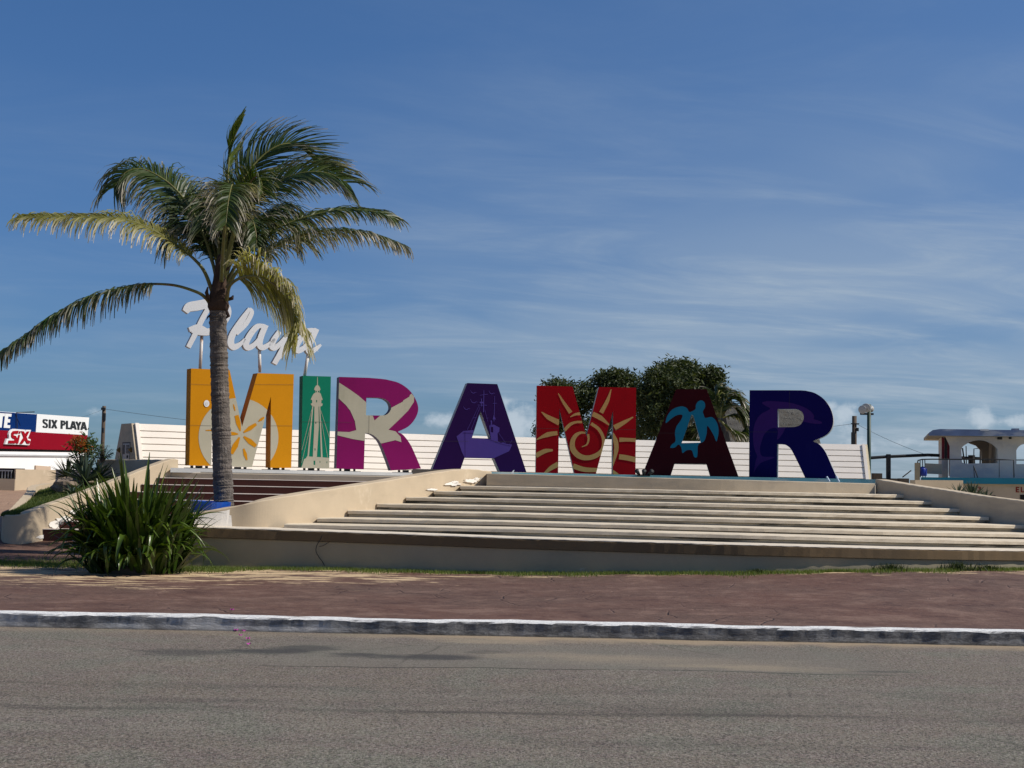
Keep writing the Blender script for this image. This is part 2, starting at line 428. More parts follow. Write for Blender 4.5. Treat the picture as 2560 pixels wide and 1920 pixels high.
M['slat'] = surf('white_painted_board', (0.80, 0.735, 0.66), 0.06, 0.8, 0.75, 0.35, 35, stains=(((0.60, 0.54, 0.46), (0.7, 0.7, 2.5), 0.60, 0.85, 0.4), ((0.38, 0.33, 0.28), (3.0, 3.0, 5), 0.76, 0.80, 0.4)), fine=0.04)
M['groove'] = surf('dark_board_gap', (0.13, 0.115, 0.10), 0.1, 2, 0.9, 0)
M['concrete'] = surf('plaza_cement', (0.45, 0.42, 0.37), 0.15, 1.0, 0.9, 0.4, 40)
M['white'] = surf('white_wall_paint', (0.80, 0.80, 0.79), 0.05, 1.0, 0.8, 0.3, 40, stains=(((0.55, 0.56, 0.57), (1.6, 1, 4), 0.64, 0.74, 0.5),), fine=0.04)
M['greywhite'] = surf('weathered_white_wall', (0.70, 0.64, 0.57), 0.12, 0.8, 0.9, 0.4, 30, stains=(((0.30, 0.33, 0.42), (0.5, 0.5, 0.9), 0.48, 0.68, 0.5), ((0.33, 0.28, 0.22), (1.2, 1.2, 0.6), 0.62, 0.76, 0.5)), fine=0.06)
M['blueroof'] = surf('weathered_blue_slab_edge', (0.16, 0.22, 0.36), 0.35, 1.5, 0.8, 0.3, 40, stains=(((0.45, 0.48, 0.52), (1.3, 1.3, 4), 0.5, 0.65, 0.7),))
M['tealband'] = surf('teal_painted_slab', (0.015, 0.19, 0.28), 0.12, 1.5, 0.7, 0.3, 40, stains=(((0.05, 0.40, 0.52), (0.9, 0.9, 3), 0.60, 0.74, 0.5),))
M['darkmetal'] = surf('dark_steel', (0.022, 0.024, 0.026), 0.2, 5, 0.55, 0.2, 60)
M['black'] = surf('black_void', (0.012, 0.012, 0.012), 0.1, 5, 0.9, 0)
M['greenpole'] = surf('dark_green_pole', (0.018, 0.045, 0.034), 0.15, 3, 0.5, 0.1, 60)
M['wood'] = surf('weathered_pole_wood', (0.085, 0.062, 0.045), 0.3, 3, 0.9, 0.6, 30, stains=(((0.17, 0.14, 0.11), (9, 9, 0.7), 0.5, 0.7, 0.6),))
M['lampmetal'] = surf('galvanised_reflector', (0.36, 0.36, 0.35), 0.06, 2, 0.5, 0, 60, spec=0.4, fine=0.02)
M['rustwhite'] = surf('rusty_white_pole', (0.66, 0.63, 0.60), 0.1, 4, 0.6, 0.3, 60, stains=(((0.30, 0.15, 0.07), (9, 9, 4.0), 0.52, 0.66, 0.8),))
M['scriptwhite'] = surf('white_enamel', (0.70, 0.715, 0.735), 0.04, 1.2, 0.5, 0.1, 40, stains=(((0.52, 0.47, 0.42), (2.0, 2.0, 6), 0.66, 0.78, 0.4),), fine=0.02)
M['scriptside'] = surf('grey_sheet_return', (0.36, 0.37, 0.38), 0.1, 3, 0.6, 0.1, 40)
M['bluetub'] = surf('blue_tub_paint', (0.008, 0.075, 0.42), 0.25, 2, 0.4, 0.1, 40, spec=0.5, stains=(((0.02, 0.22, 0.66), (2.0, 2.0, 5), 0.5, 0.68, 0.7),))
M['greytub'] = surf('bare_tub_base', (0.42, 0.42, 0.36), 0.15, 2, 0.7, 0.2, 40)
M['rock'] = surf('brown_rock', (0.21, 0.165, 0.125), 0.5, 4, 0.95, 1.0, 9, stains=(((0.05, 0.042, 0.035), (3, 3, 4), 0.48, 0.64, 0.8), ((0.38, 0.30, 0.23), (4, 4, 5), 0.58, 0.7, 0.6)), fine=0.2, bdist=0.05)
M['soil'] = surf('turf_soil', (0.060, 0.062, 0.028), 0.4, 3, 0.95, 0.5, 20)
M['bushsoil'] = surf('dark_root_soil', (0.05, 0.042, 0.03), 0.3, 3, 0.95, 0.5, 20)
M['grass'] = leafmat('short_grass', (0.085, 0.140, 0.028), (0.165, 0.185, 0.055), None, 0.6, 0.3)
M['dullgrass'] = leafmat('planter_grass', (0.046, 0.082, 0.014), (0.105, 0.128, 0.028), None, 0.6, 0.25)
M['weed'] = leafmat('dark_weed', (0.022, 0.040, 0.014), (0.055, 0.072, 0.024), None, 0.6, 0.2)
M['strap'] = leafmat('glossy_strap_leaf', (0.007, 0.028, 0.004), (0.085, 0.135, 0.014), (0.10, 0.12, 0.03), 0.30, 0.16, 0.45, rand=0.75)
M['palm'] = leafmat('palm_leaflet', (0.015, 0.040, 0.006), (0.070, 0.098, 0.012), (0.46, 0.40, 0.34), 0.45, 0.2, 0.3)
M['oldpalm_sunlit'] = leafmat('sunlit_yellowing_palm_leaflet', (0.095, 0.105, 0.020), (0.27, 0.25, 0.055), (0.62, 0.54, 0.43), 0.45, 0.36, 0.4)  # yellowing leaflets, coloured lighter still to stand in for sun on these fronds
M['youngpalm'] = leafmat('young_palm_leaflet', (0.060, 0.110, 0.015), (0.15, 0.19, 0.03), (0.30, 0.30, 0.10), 0.4, 0.35, 0.35)
M['rachis'] = surf('palm_rib', (0.150, 0.150, 0.042), 0.25, 4, 0.5, 0.1, 30, stains=(((0.14, 0.075, 0.045), (3, 3, 3), 0.5, 0.65, 0.6),))
M['trunk'] = surf('ringed_palm_bark', (0.145, 0.122, 0.106), 0.25, 3, 0.92, 0.9, 30, stains=(((0.055, 0.048, 0.042), (5, 5, 14), 0.46, 0.66, 0.8), ((0.31, 0.28, 0.255), (14, 14, 3), 0.55, 0.7, 0.5)), fine=0.25, bdist=0.03)
M['fibre'] = surf('brown_leaf_base_fibre', (0.060, 0.036, 0.024), 0.35, 6, 0.95, 0.8, 30, fine=0.2)
M['agave'] = leafmat('blue_agave_leaf', (0.030, 0.055, 0.040), (0.085, 0.115, 0.085), (0.16, 0.15, 0.09), 0.5, 0.1)
M['yucca'] = leafmat('yucca_leaf', (0.030, 0.048, 0.022), (0.095, 0.11, 0.045), (0.20, 0.17, 0.10), 0.5, 0.12)
M['tree'] = leafmat('dark_tree_leaf', (0.022, 0.036, 0.012), (0.098, 0.112, 0.034), None, 0.6, 0.2)
M['shrub'] = leafmat('feathery_shrub_leaf', (0.030, 0.066, 0.020), (0.085, 0.125, 0.035), None, 0.6, 0.3)
M['flower'] = leafmat('orange_blossom', (0.26, 0.055, 0.010), (0.34, 0.13, 0.02), None, 0.6, 0.35)
M['petal'] = surf('magenta_petal', (0.50, 0.03, 0.36), 0.15, 30, 0.7, 0)
M['bark'] = surf('grey_brown_bark', (0.10, 0.08, 0.06), 0.3, 6, 0.95, 0.6, 25)
M['thatch'] = surf('grey_palm_thatch', (0.105, 0.100, 0.090), 0.25, 3, 0.98, 1.0, 25, stains=(((0.075, 0.064, 0.05), (6, 6, 1.2), 0.46, 0.66, 0.7),), fine=0.25, bdist=0.05)
M['door'] = surf('white_door_paint', (0.42, 0.40, 0.38), 0.08, 3, 0.6, 0.1, 40)
M['brass'] = surf('ochre_lamp_shell', (0.26, 0.15, 0.04), 0.1, 5, 0.5, 0)
M['sign_blue'] = surf('sign_blue', (0.0, 0.020, 0.115), 0.05, 1.5, 0.6, 0, spec=0.08)
M['sign_red'] = surf('sign_red', (0.215, 0.0, 0.010), 0.05, 1.5, 0.6, 0, spec=0.08)
M['sign_dkred'] = surf('logo_red', (0.30, 0.002, 0.010), 0.05, 1.5, 0.6, 0, spec=0.08)
M['sign_white'] = surf('sign_white', (0.70, 0.72, 0.72), 0.03, 1.5, 0.5, 0, spec=0.1)
M['sign_black'] = surf('sign_black', (0.012, 0.014, 0.014), 0.05, 2, 0.5, 0)
M['redtext'] = surf('red_brown_lettering', (0.22, 0.02, 0.012), 0.1, 3, 0.7, 0)
M['poster'] = surf('dark_red_poster', (0.16, 0.015, 0.03), 0.3, 4, 0.6, 0)
M['bluedrum'] = surf('blue_plastic', (0.01, 0.03, 0.25), 0.1, 3, 0.45, 0)


def paint(name, col, k=0.12):
    dk = tuple(v * 0.55 for v in col)
    lt = tuple(min(1, v * 1.25 + 0.01) for v in col)
    return surf(name, col, k * 0.6, 1.6, 0.65, 0.12, 30, stains=((dk, (1.5, 1.5, 0.5), 0.58, 0.8, 0.35), (lt, (2.2, 2.2, 0.9), 0.60, 0.78, 0.25)), spec=0.08, fine=0.03)


# ------------------------------------------------------------------ mesh helpers
class MB:
    def __init__(s):
        s.v, s.f, s.mi, s.tip, s.hue = [], [], [], [], []

    def add(s, vs, fs, mi=0, tip=None, hue=None):
        o = len(s.v)
        s.v += [tuple(p) for p in vs]
        s.f += [tuple(i + o for i in f) for f in fs]
        s.mi += [mi] * len(fs)
        n = len(vs)
        s.tip += list(tip) if tip is not None else [0.0] * n
        s.hue += list(hue) if hue is not None else [0.0] * n
        return o

    def box(s, c, d, rz=0.0, mi=0):
        cx, cy, cz = c
        co, si = math.cos(rz), math.sin(rz)
        vs = []
        for k in (-1, 1):
            for j in (-1, 1):
                for i in (-1, 1):
                    x, y = i * d[0] / 2, j * d[1] / 2
                    vs.append((cx + x * co - y * si, cy + x * si + y * co, cz + k * d[2] / 2))
        s.add(vs, [(0, 2, 3, 1), (4, 5, 7, 6), (0, 1, 5, 4), (2, 6, 7, 3), (0, 4, 6, 2), (1, 3, 7, 5)], mi)

    def hexa(s, lo, hi, mi=0):
        """bottom and top loops of n points"""
        n = len(lo)
        s.add(list(lo) + list(hi), [tuple(range(n - 1, -1, -1)), tuple(range(n, 2 * n))] + [(i, (i + 1) % n, n + (i + 1) % n, n + i) for i in range(n)], mi)

    def tube(s, pts, rad, sides=8, caps=True, mi=0):
        pts = [Vector(p) for p in pts]
        if not hasattr(rad, '__len__'):
            rad = [rad] * len(pts)
        vs, fs = [], []
        ref = None
        for i, p in enumerate(pts):
            t = (pts[min(i + 1, len(pts) - 1)] - pts[max(i - 1, 0)]).normalized()
            if ref is None:
                r0 = Vector((0, 0, 1)) if abs(t.z) < 0.9 else Vector((1, 0, 0))
                ref = t.cross(r0).normalized()
            a = ref - t * ref.dot(t)
            a = a.normalized() if a.length > 1e-4 else t.orthogonal().normalized()
            ref = a
            bb = t.cross(a).normalized()
            for k in range(sides):
                th = 2 * math.pi * k / sides
                vs.append(p + (a * math.cos(th) + bb * math.sin(th)) * rad[i])
            if i:
                for k in range(sides):
                    k2 = (k + 1) % sides
                    fs.append(((i - 1) * sides + k, (i - 1) * sides + k2, i * sides + k2, i * sides + k))
        if caps:
            fs.append(tuple(range(sides))[::-1])
            fs.append(tuple(range((len(pts) - 1) * sides, len(pts) * sides)))
        s.add(vs, fs, mi)

    def build(s, name, mats, parent=None, smooth=False, kind=None):
        me = bpy.data.meshes.new(name)
        me.from_pydata(s.v, [], s.f)
        if not isinstance(mats, (list, tuple)):
            mats = [mats]
        for m in mats:
            me.materials.append(m)
        if len(mats) > 1:
            me.polygons.foreach_set('material_index', s.mi)
        if any(s.tip):
            a = me.attributes.new('tip', 'FLOAT', 'POINT')
            a.data.foreach_set('value', s.tip)
        if any(s.hue):
            a = me.attributes.new('hue', 'FLOAT', 'POINT')
            a.data.foreach_set('value', s.hue)
        if smooth:
            me.polygons.foreach_set('use_smooth', [True] * len(me.polygons))
        me.update()
        o = bpy.data.objects.new(name, me)
        COL.objects.link(o)
        if parent is not None:
            link(o, parent)
        if kind:
            o['kind'] = kind
        return o


def wloc(o):
    p = Vector(o.location)
    while o.parent is not None and o.type == 'EMPTY':
        break
    return p


def link(o, parent):
    o.parent = parent
    if parent.type == 'EMPTY':
        o.matrix_parent_inverse = Matrix.Translation(-Vector(parent.location))


def thing(name, label, cat, loc, group=None):
    o = bpy.data.objects.new(name, None)
    o.empty_display_size = 0.3
    COL.objects.link(o)
    o.location = loc
    return tag(o, label, cat, group)


def tag(o, label, cat, group=None):
    o['label'] = label
    o['category'] = cat
    if group:
        o['group'] = group
    return o


def catmull(pts, n, closed=False):
    """resample through points; pts tuples of any dimension"""
    a = np.array(pts, float)
    m = len(a)
    res = []
    segs = m if closed else m - 1
    for i in range(segs):
        p0 = a[(i - 1) % m] if closed or i > 0 else 2 * a[0] - a[1]
        p1, p2 = a[i], a[(i + 1) % m]
        p3 = a[(i + 2) % m] if closed or i + 2 < m else 2 * a[-1] - a[-2]
        for k in range(n):
            t = k / n
            res.append(0.5 * ((2 * p1) + (-p0 + p2) * t + (2 * p0 - 5 * p1 + 4 * p2 - p3) * t * t + (-p0 + 3 * p1 - 3 * p2 + p3) * t ** 3))
    if not closed:
        res.append(a[-1])
    return [tuple(r) for r in res]


def inpoly(p, poly):
    x, y = p
    r = False
    j = len(poly) - 1
    for i in range(len(poly)):
        xi, yi = poly[i]
        xj, yj = poly[j]
        if (yi > y) != (yj > y) and x < (xj - xi) * (y - yi) / (yj - yi) + xi:
            r = not r
        j = i
    return r


def tessellate(loops, test):
    vs, es = [], []
    for lp in loops:
        o = len(vs)
        vs += [Vector((p[0], p[1])) for p in lp]
        es += [(o + i, o + (i + 1) % len(lp)) for i in range(len(lp))]
    ov, oe, of, *_ = delaunay_2d_cdt(vs, es, [], 0, 1e-4)
    keep = []
    for f in of:
        c = (sum(ov[i].x for i in f) / len(f), sum(ov[i].y for i in f) / len(f))
        if test(c):
            keep.append(tuple(f))
    used = sorted({i for f in keep for i in f})
    mp = {o: k for k, o in enumerate(used)}
    return [(ov[i].x, ov[i].y) for i in used], [tuple(mp[i] for i in f) for f in keep]


def stroke(pts, ws):
    """tapered brush stroke polygon; ws widths along it"""
    pts = catmull(pts, 5) if len(pts) > 2 else [tuple(np.array(pts[0]) * (1 - t) + np.array(pts[1]) * t) for t in (0, .25, .5, .75, 1)]
    n = len(pts)
    l, r = [], []
    for i, p in enumerate(pts):
        a, b = pts[max(i - 1, 0)], pts[min(i + 1, n - 1)]
        d = math.hypot(b[0] - a[0], b[1] - a[1]) or 1
        nx, ny = -(b[1] - a[1]) / d, (b[0] - a[0]) / d
        u = i / (n - 1) * (len(ws) - 1)
        k = min(int(u), len(ws) - 2)
        w = (ws[k] * (1 - u + k) + ws[k + 1] * (u - k)) / 2
        l.append((p[0] + nx * w, p[1] + ny * w))
        r.append((p[0] - nx * w, p[1] - ny * w))
    return l + r[::-1]


def z2(pts):
    return [(430 + x * .28933, 720 + y * .28933) for x, y in pts]


def z3(pts):
    return [(1050 + x * .28933, 880 + y * .28933) for x, y in pts]


def z4(pts):
    return [(1560 + x * .28933, 880 + y * .28933) for x, y in pts]


def smooth_poly(pts, n=4):
    return catmull(pts, n, closed=True)


def slab_on_plane(pl, loops, holes, thick, name, mat, parent, sidemat=None, off=0.0):
    """solid board: outline loops measured in the photo, laid on their plane, thick deep"""
    vs, fs = tessellate(loops + holes, lambda c: any(inpoly(c, l) for l in loops) and not any(inpoly(c, h) for h in holes))
    mb = MB()
    fr = [pl(x, y, off) for x, y in vs]
    bk = [p - pl.n * thick for p in fr]
    # orient to face the viewer
    ff, bf = [], []
    for f in fs:
        a, b, c = (fr[i] for i in f[:3])
        if (b - a).cross(c - a).dot(pl.n) < 0:
            f = f[::-1]
        ff.append(f)
        bf.append(f[::-1])
    mb.add(fr, ff, 0)
    mb.add(bk, bf, 1)
    for lp in loops + holes:
        a = [pl(x, y, off) for x, y in lp]
        b = [p - pl.n * thick for p in a]
        n = len(a)
        mb.add(a + b, [(i, (i + 1) % n, n + (i + 1) % n, n + i) for i in range(n)], 1)
    return mb.build(name, [mat, sidemat or mat], parent)


def print_on_plane(pl, polys, clip, holes, name, mat, parent, off=0.004, cut=()):
    polys, cut = list(polys), list(cut)
    vs, fs = tessellate(polys + [clip] + holes + cut, lambda c: inpoly(c, clip) and not any(inpoly(c, h) for h in holes) and any(inpoly(c, p) for p in polys) and not any(inpoly(c, p) for p in cut))
    mb = MB()
    p3 = [pl(x, y, off) for x, y in vs]
    ff = []
    for f in fs:
        a, b, c = (p3[i] for i in f[:3])
        ff.append(f[::-1] if (b - a).cross(c - a).dot(pl.n) < 0 else f)
    mb.add(p3, ff)
    return mb.build(name, mat, parent)


GL = {'S': [[(.86, .80), (.70, .93), (.42, .95), (.20, .85), (.19, .68), (.36, .57), (.64, .48), (.82, .35), (.80, .17), (.58, .05), (.32, .06), (.13, .22)]], 'I': [[(.5, 0), (.5, 1)]], 'X': [[(.10, 0), (.90, 1)], [(.10, 1), (.90, 0)]],
      'P': [[(.2, 0), (.2, 1)], [(.12, .91), (.60, .91), (.80, .82), (.80, .60), (.60, .50), (.14, .50)]], 'L': [[(.2, 0), (.2, 1)], [(.12, .085), (.88, .085)]], 'A': [[(.08, 0), (.46, 1)], [(.92, 0), (.54, 1)], [(.24, .29), (.76, .29)]],
      'Y': [[(.08, 1), (.5, .48)], [(.92, 1), (.5, .48)], [(.5, .55), (.5, 0)]], 'T': [[(.5, 0), (.5, 1)], [(.04, .91), (.96, .91)]], 'E': [[(.22, 0), (.22, 1)], [(.14, .915), (.90, .915)], [(.14, .5), (.80, .5)], [(.14, .085), (.90, .085)]],
      '3': [[(.15, .80), (.34, .94), (.68, .93), (.82, .76), (.66, .56), (.42, .52)], [(.42, .52), (.72, .47), (.86, .27), (.68, .07), (.32, .06), (.12, .22)]]}


def bold_text(pl, items, quad, name, mat, parent, off=0.006, w=.24, shear=0.0):
    """block lettering: items = (character, left, right) along the measured quad tl, tr, br, bl"""
    tl, tr, br, bl = (np.array(q, float) for q in quad)
    wid = np.linalg.norm(tr - tl)
    hei = np.linalg.norm(bl - tl)
    for ch, a, b in items:
        polys = []
        for stt in GL[ch]:
            if ch == 'I':
                stt = [(.5, 0), (.5, 1)]
            pp_ = [((a + (b - a) * u) * wid + shear * v * hei, v * hei) for u, v in stt]
            sw_ = w * hei * (1.0 if ch != 'S' else .92)
            q = stroke(pp_, (sw_, sw_)) if len(pp_) == 2 or ch in 'S3' else None
            if q is None:
                q = []
                for (x1, y1), (x2, y2) in zip(pp_[:-1], pp_[1:]):
                    polys.append(stroke([(x1, y1), (x2, y2)], (sw_, sw_)))
                continue
            polys.append(q)
        lim = lambda c: -.02 * hei <= c[1] <= 1.02 * hei
        vs, fs = tessellate(polys + [[(-9e3, 0), (9e3, 0), (9e3, hei), (-9e3, hei)]], lambda c: 0 <= c[1] <= hei and any(inpoly(c, q) for q in polys))
        used = sorted({i for f in fs for i in f})
        mp = {o: k for k, o in enumerate(used)}
        p3 = []
        for i in used:
            u, v = vs[i][0] / wid, 1 - vs[i][1] / hei
            q = (tl * (1 - u) + tr * u) * (1 - v) + (bl * (1 - u) + br * u) * v
            p3.append(pl(q[0], q[1], off))
        mb = MB()
        ff = []
        for f in fs:
            f = tuple(mp[i] for i in f)
            p, q, r = (p3[i] for i in f[:3])
            ff.append(f[::-1] if (q - p).cross(r - p).dot(pl.n) < 0 else f)
        mb.add(p3, ff)
        mb.build(name, mat, parent)


def lerp_table(tab, x):
    xs = [t[0] for t in tab]
    ys = [t[1] for t in tab]
    return float(np.interp(x, xs, ys))


def smooth_table(tab):
    d = catmull(tab, 8)
    xs = np.array([p[0] for p in d])
    ys = np.array([p[1] for p in d])
    return lambda x: float(np.interp(x, xs, ys))


# ------------------------------------------------------------------ ground, road, kerb, pavement
def struct(o):
    o['kind'] = 'structure'
    return o


mb = MB()
mb.add([(-900, -400, -0.03), (900, -400, -0.03), (900, 170, -0.03), (-900, 170, -0.03)], [(0, 1, 2, 3)])
struct(mb.build('ground', M['sand']))
mb = MB()
mb.add([(-15000, 168, -0.6), (15000, 168, -0.6), (15000, 20000, -0.6), (-15000, 20000, -0.6)], [(0, 1, 2, 3)])
struct(mb.build('sea', M['sea']))

KERB_Y = 15.40
mb = MB()
gx = np.linspace(-40, 40, 81)
gy = np.concatenate([np.linspace(-5, 6, 5), np.linspace(7, KERB_Y + 0.06, 24)])  # road ends just behind the camera so unseen sand bounces warm fill forward
vs = [(x, y, 0.0 + (0.006 * math.sin(x * 1.3 + y) + 0.004 * math.sin(2.9 * x - y * 1.7) if 6.5 < y < KERB_Y - 0.3 else 0)) for y in gy for x in gx]
nx = len(gx)
mb.add(vs, [(j * nx + i, j * nx + i + 1, (j + 1) * nx + i + 1, (j + 1) * nx + i) for j in range(len(gy) - 1) for i in range(nx - 1)])
struct(mb.build('road', M['asphalt'], smooth=True))


def wobble(x, s, a):
    return a * (math.sin(x * 1.7 * s + 0.4) * 0.5 + math.sin(x * 4.3 * s + 1.9) * 0.3 + math.sin(x * 11.1 * s + 0.7) * 0.2)


# kerb: one long casting with chipped arrises
mb = MB()
xs = np.arange(-22, 22.01, 0.045)
prof = []
for x in xs:
    jt = math.sin(x * 23.1) * .6
    fy = KERB_Y + wobble(x, 1, 0.02) + 0.004 * jt
    zt = 0.155 + wobble(x, .8, 0.007)
    prof.append([(x, fy - 0.012, -0.05), (x, fy + 0.004, 0.06), (x, fy + 0.004 + wobble(x, 5.3, .006), zt - 0.016 + wobble(x, 3.1, .012)),
                 (x, fy + 0.018 + wobble(x, 3.7, .010) + (.02 if math.sin(x * 2.3) + math.sin(x * 5.1 + 1) > 1.5 else 0), zt), (x, fy + 0.10, zt + 0.004), (x, fy + 0.20 + wobble(x, 2, 0.014), zt + 0.008), (x, fy + 0.36, -0.05)])
k = len(prof[0])
mb.add([p for r in prof for p in r], [(i * k + j, (i + 1) * k + j, (i + 1) * k + j + 1, i * k + j + 1) for i in range(len(xs) - 1) for j in range(k - 1)])
struct(mb.build('kerb', M['kerb'], smooth=False))

# front wall plan: its face bows gently
WOFF = smooth_table([(-6.6, .62), (-4.5, .62), (-3, .5), (0, 0), (2.5, -.33), (4.5, -.38), (6.3, -.10), (8, .42), (9.5, 1.05), (11, 1.75), (16, 4.0)])
WALL_Y = 23.05


def pave_z(x, y):
    t = max(0.0, min(1.0, (y - 16) / 6.0))
    rise = 0.20 * max(0, min(1, (x + 0.5) / 7.0)) * t
    dip = -0.05 * max(0, min(1, (-x - 3) / 3.0)) * t
    z = 0.160 + rise + dip
    if y > 24.4:
        z = max(z, float(np.interp(y, [24.4, 27.2, 40, 48, 60], [z, .46, 1.17, 1.35, 1.35])) if x < -4.5 else z)
    return z


mb = MB()
gx = np.linspace(-26, 24, 101)
gy = np.concatenate([[KERB_Y + 0.16], np.linspace(KERB_Y + 0.6, 24.4, 22), np.linspace(24.9, 48, 28)])
vs = [(x, y, pave_z(x, y)) for y in gy for x in gx]
nx = len(gx)
fs = []
for j in range(len(gy) - 1):
    for i in range(nx - 1):
        xc, yc = (gx[i] + gx[i + 1]) / 2, (gy[j] + gy[j + 1]) / 2
        if yc > 24.4 and xc > -5.4:
            continue
        fs.append((j * nx + i, j * nx + i + 1, (j + 1) * nx + i + 1, (j + 1) * nx + i))
mb.add(vs, fs)
struct(mb.build('pavement', M['pave'], smooth=True))

# ------------------------------------------------------------------ front wall with its coping
fw = thing('front_wall', 'long grey low wall with brown coping band in front of the steps', 'wall', (1.0, WALL_Y, 0.2))
XS = np.arange(-5.75, 16.01, 0.25)


def wall_top(x):
    y = WALL_Y + WOFF(x)
    yy = lerp_table([(-.24, 131), (-.10, 138), (0, 144), (.15, 149), (.29, 152), (.38, 151), (.6, 150)], x / y)
    return CAMH - yy * y / F


def sight(z, y0, y, x=0.0):
    """height that keeps a bent row at the level it was measured at (rows sag slightly to the right)"""
    k = 1 + .058 * max(0.0, min(1.0, x / y / .28))
    return CAMH - (CAMH - z) * k * y / y0


def strip_wall(xs, front, back, z0, z1, jit=0.0):
    """solid running along x between two y curves"""
    mb = MB()
    rows = []
    for x in xs:
        j = lambda: rnd.uniform(-jit, jit)
        rows.append([(x, front(x) + j(), z0(x)), (x, front(x) + j(), z1(x) - 0.012 + j()), (x, front(x) + 0.016 + j(), z1(x) + j() * .5), (x, back(x), z1(x)), (x, back(x), z0(x))])
    n = len(rows)
    k = 5
    fs = [(i * k + j, (i + 1) * k + j, (i + 1) * k + (j + 1) % k, i * k + (j + 1) % k) for i in range(n - 1) for j in range(k)]
    fs += [tuple(range(k))[::-1], tuple((n - 1) * k + j for j in range(k))]
    mb.add([p for r in rows for p in r], fs)
    return mb


wf = lambda x: WALL_Y + WOFF(x)
strip_wall(XS, lambda x: wf(x) + 0.035, lambda x: wf(x) + 0.30, lambda x: 0.0, lambda x: wall_top(x) - 0.172).build('wall_body', M['frontgrey'], fw)
strip_wall(np.arange(-5.78, 16.01, 0.11), lambda x: wf(x), lambda x: wf(x) + 0.34, lambda x: wall_top(x) - 0.170, lambda x: wall_top(x) - 0.012, 0.005).build('coping', M['coping'], fw)
strip_wall(np.arange(-5.78, 16.01, 0.11), lambda x: wf(x) + 0.004, lambda x: wf(x) + 0.75, lambda x: wall_top(x) - 0.011, lambda x: wall_top(x) + 0.010, 0.004).build('coping_top', M['copingtop'], fw)

# ------------------------------------------------------------------ amphitheatre steps with their two parapets
st = thing('amphitheatre_steps', 'broad weathered cream concrete steps rising to the letters behind the front wall', 'steps', (2.0, 26.5, 0.5))
LP = [(-5.7, 24.02), (-5.0, 24.18), (-4.1, 24.62), (-2.55, 27.0), (-1.1, 29.6), (-.42, 30.7)]     # left parapet plan
RP = [(8.2, 30.6), (8.72, 29.5), (9.05, 28.9), (9.36, 28.2), (9.68, 27.65), (10.2, 26.9), (11.2, 25.6), (12.3, 24.3)]


def left_x(y):
    return float(np.interp(y, [p[1] for p in LP], [p[0] for p in LP]))


def right_x(y):
    q = RP[::-1]
    return float(np.interp(y, [p[1] for p in q], [p[0] for p in q]))


FRONT = [23.70, 24.6, 25.5, 26.4, 27.3, 28.2, 29.1]
ZTOP = [.912, 1.003, 1.128, 1.243, 1.368, 1.492, 1.607]
for i, (fy, zt) in enumerate(zip(FRONT, ZTOP)):
    nxt = FRONT[i + 1] if i < 6 else 30.0
    zprev = ZTOP[i - 1] if i else 0.80
    xl = (-4.0, -3.54, -3.08, -2.61, -2.10, -1.59, -1.07)[i]
    xr = {6: 8.68, 5: 9.02, 4: 9.34, 3: 9.66}.get(i)
    if xr is None:
        xr = [11.6, 11.0, 10.35][i]
    xs = np.append(np.arange(xl, xr, 0.13), xr)
    fr = lambda x, fy=fy: fy + WOFF(x)
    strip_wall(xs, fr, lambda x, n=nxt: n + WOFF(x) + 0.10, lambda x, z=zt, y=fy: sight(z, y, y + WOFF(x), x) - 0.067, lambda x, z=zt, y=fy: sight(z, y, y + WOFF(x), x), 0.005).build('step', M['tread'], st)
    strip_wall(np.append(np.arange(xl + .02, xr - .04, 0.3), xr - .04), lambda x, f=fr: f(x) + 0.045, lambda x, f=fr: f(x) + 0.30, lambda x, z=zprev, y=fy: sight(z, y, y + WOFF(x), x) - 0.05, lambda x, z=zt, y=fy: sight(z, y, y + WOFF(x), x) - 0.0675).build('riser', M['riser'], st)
# top block
xl, xr = -.52, 8.16
strip_wall(np.append(np.arange(xl, xr, 0.3), xr), lambda x: 30.0 + WOFF(x), lambda x: 30.5 + WOFF(x), lambda x: 1.55, lambda x: 1.829 + (0.055 if x < 0 else 0.055 * max(0, 1 - x / 8)), 0.004).build('top_block', M['dustcream'], st)


def parapet(plan, tops, w, side, name, mat, parent, z0=0.3, mats=None):
    """wall following a plan line; side +1 puts the thickness to the left of travel"""
    mb = MB()
    d = catmull([(p[0], p[1], t) for p, t in zip(plan, tops)], 22)
    rows = []
    for i, (x, y, t) in enumerate(d):
        a, b = d[max(i - 1, 0)], d[min(i + 1, len(d) - 1)]
        l = math.hypot(b[0] - a[0], b[1] - a[1])
        nxx, nyy = -(b[1] - a[1]) / l * side, (b[0] - a[0]) / l * side
        j = .003 * math.sin(i * .9) + rnd.uniform(-.001, .001)
        rows.append([(x, y, z0), (x, y, t - 0.015 + j), (x + nxx * .015, y + nyy * .015, t + j), (x + nxx * w, y + nyy * w, t), (x + nxx * w, y + nyy * w, z0)])
    n, k = len(rows), 5
    fs = [(i * k + j, (i + 1) * k + j, (i + 1) * k + (j + 1) % k, i * k + (j + 1) % k) for i in range(n - 1) for j in range(k)]
    fs += [tuple(range(k))[::-1], tuple((n - 1) * k + j for j in range(k))]
    mb.add([p for r in rows for p in r], fs)
    return mb.build(name, mat, parent)


parapet(LP, [1.04, 1.165, 1.365, 1.67, 1.955, 1.935], 0.32, 1, 'left_parapet' if False else 'parapet', M['cream'], st)
parapet(RP, [1.925, 1.80, 1.735, 1.66, 1.60, 1.52, 1.36, 1.18], 0.32, 1, 'parapet', M['dustcream'], st)
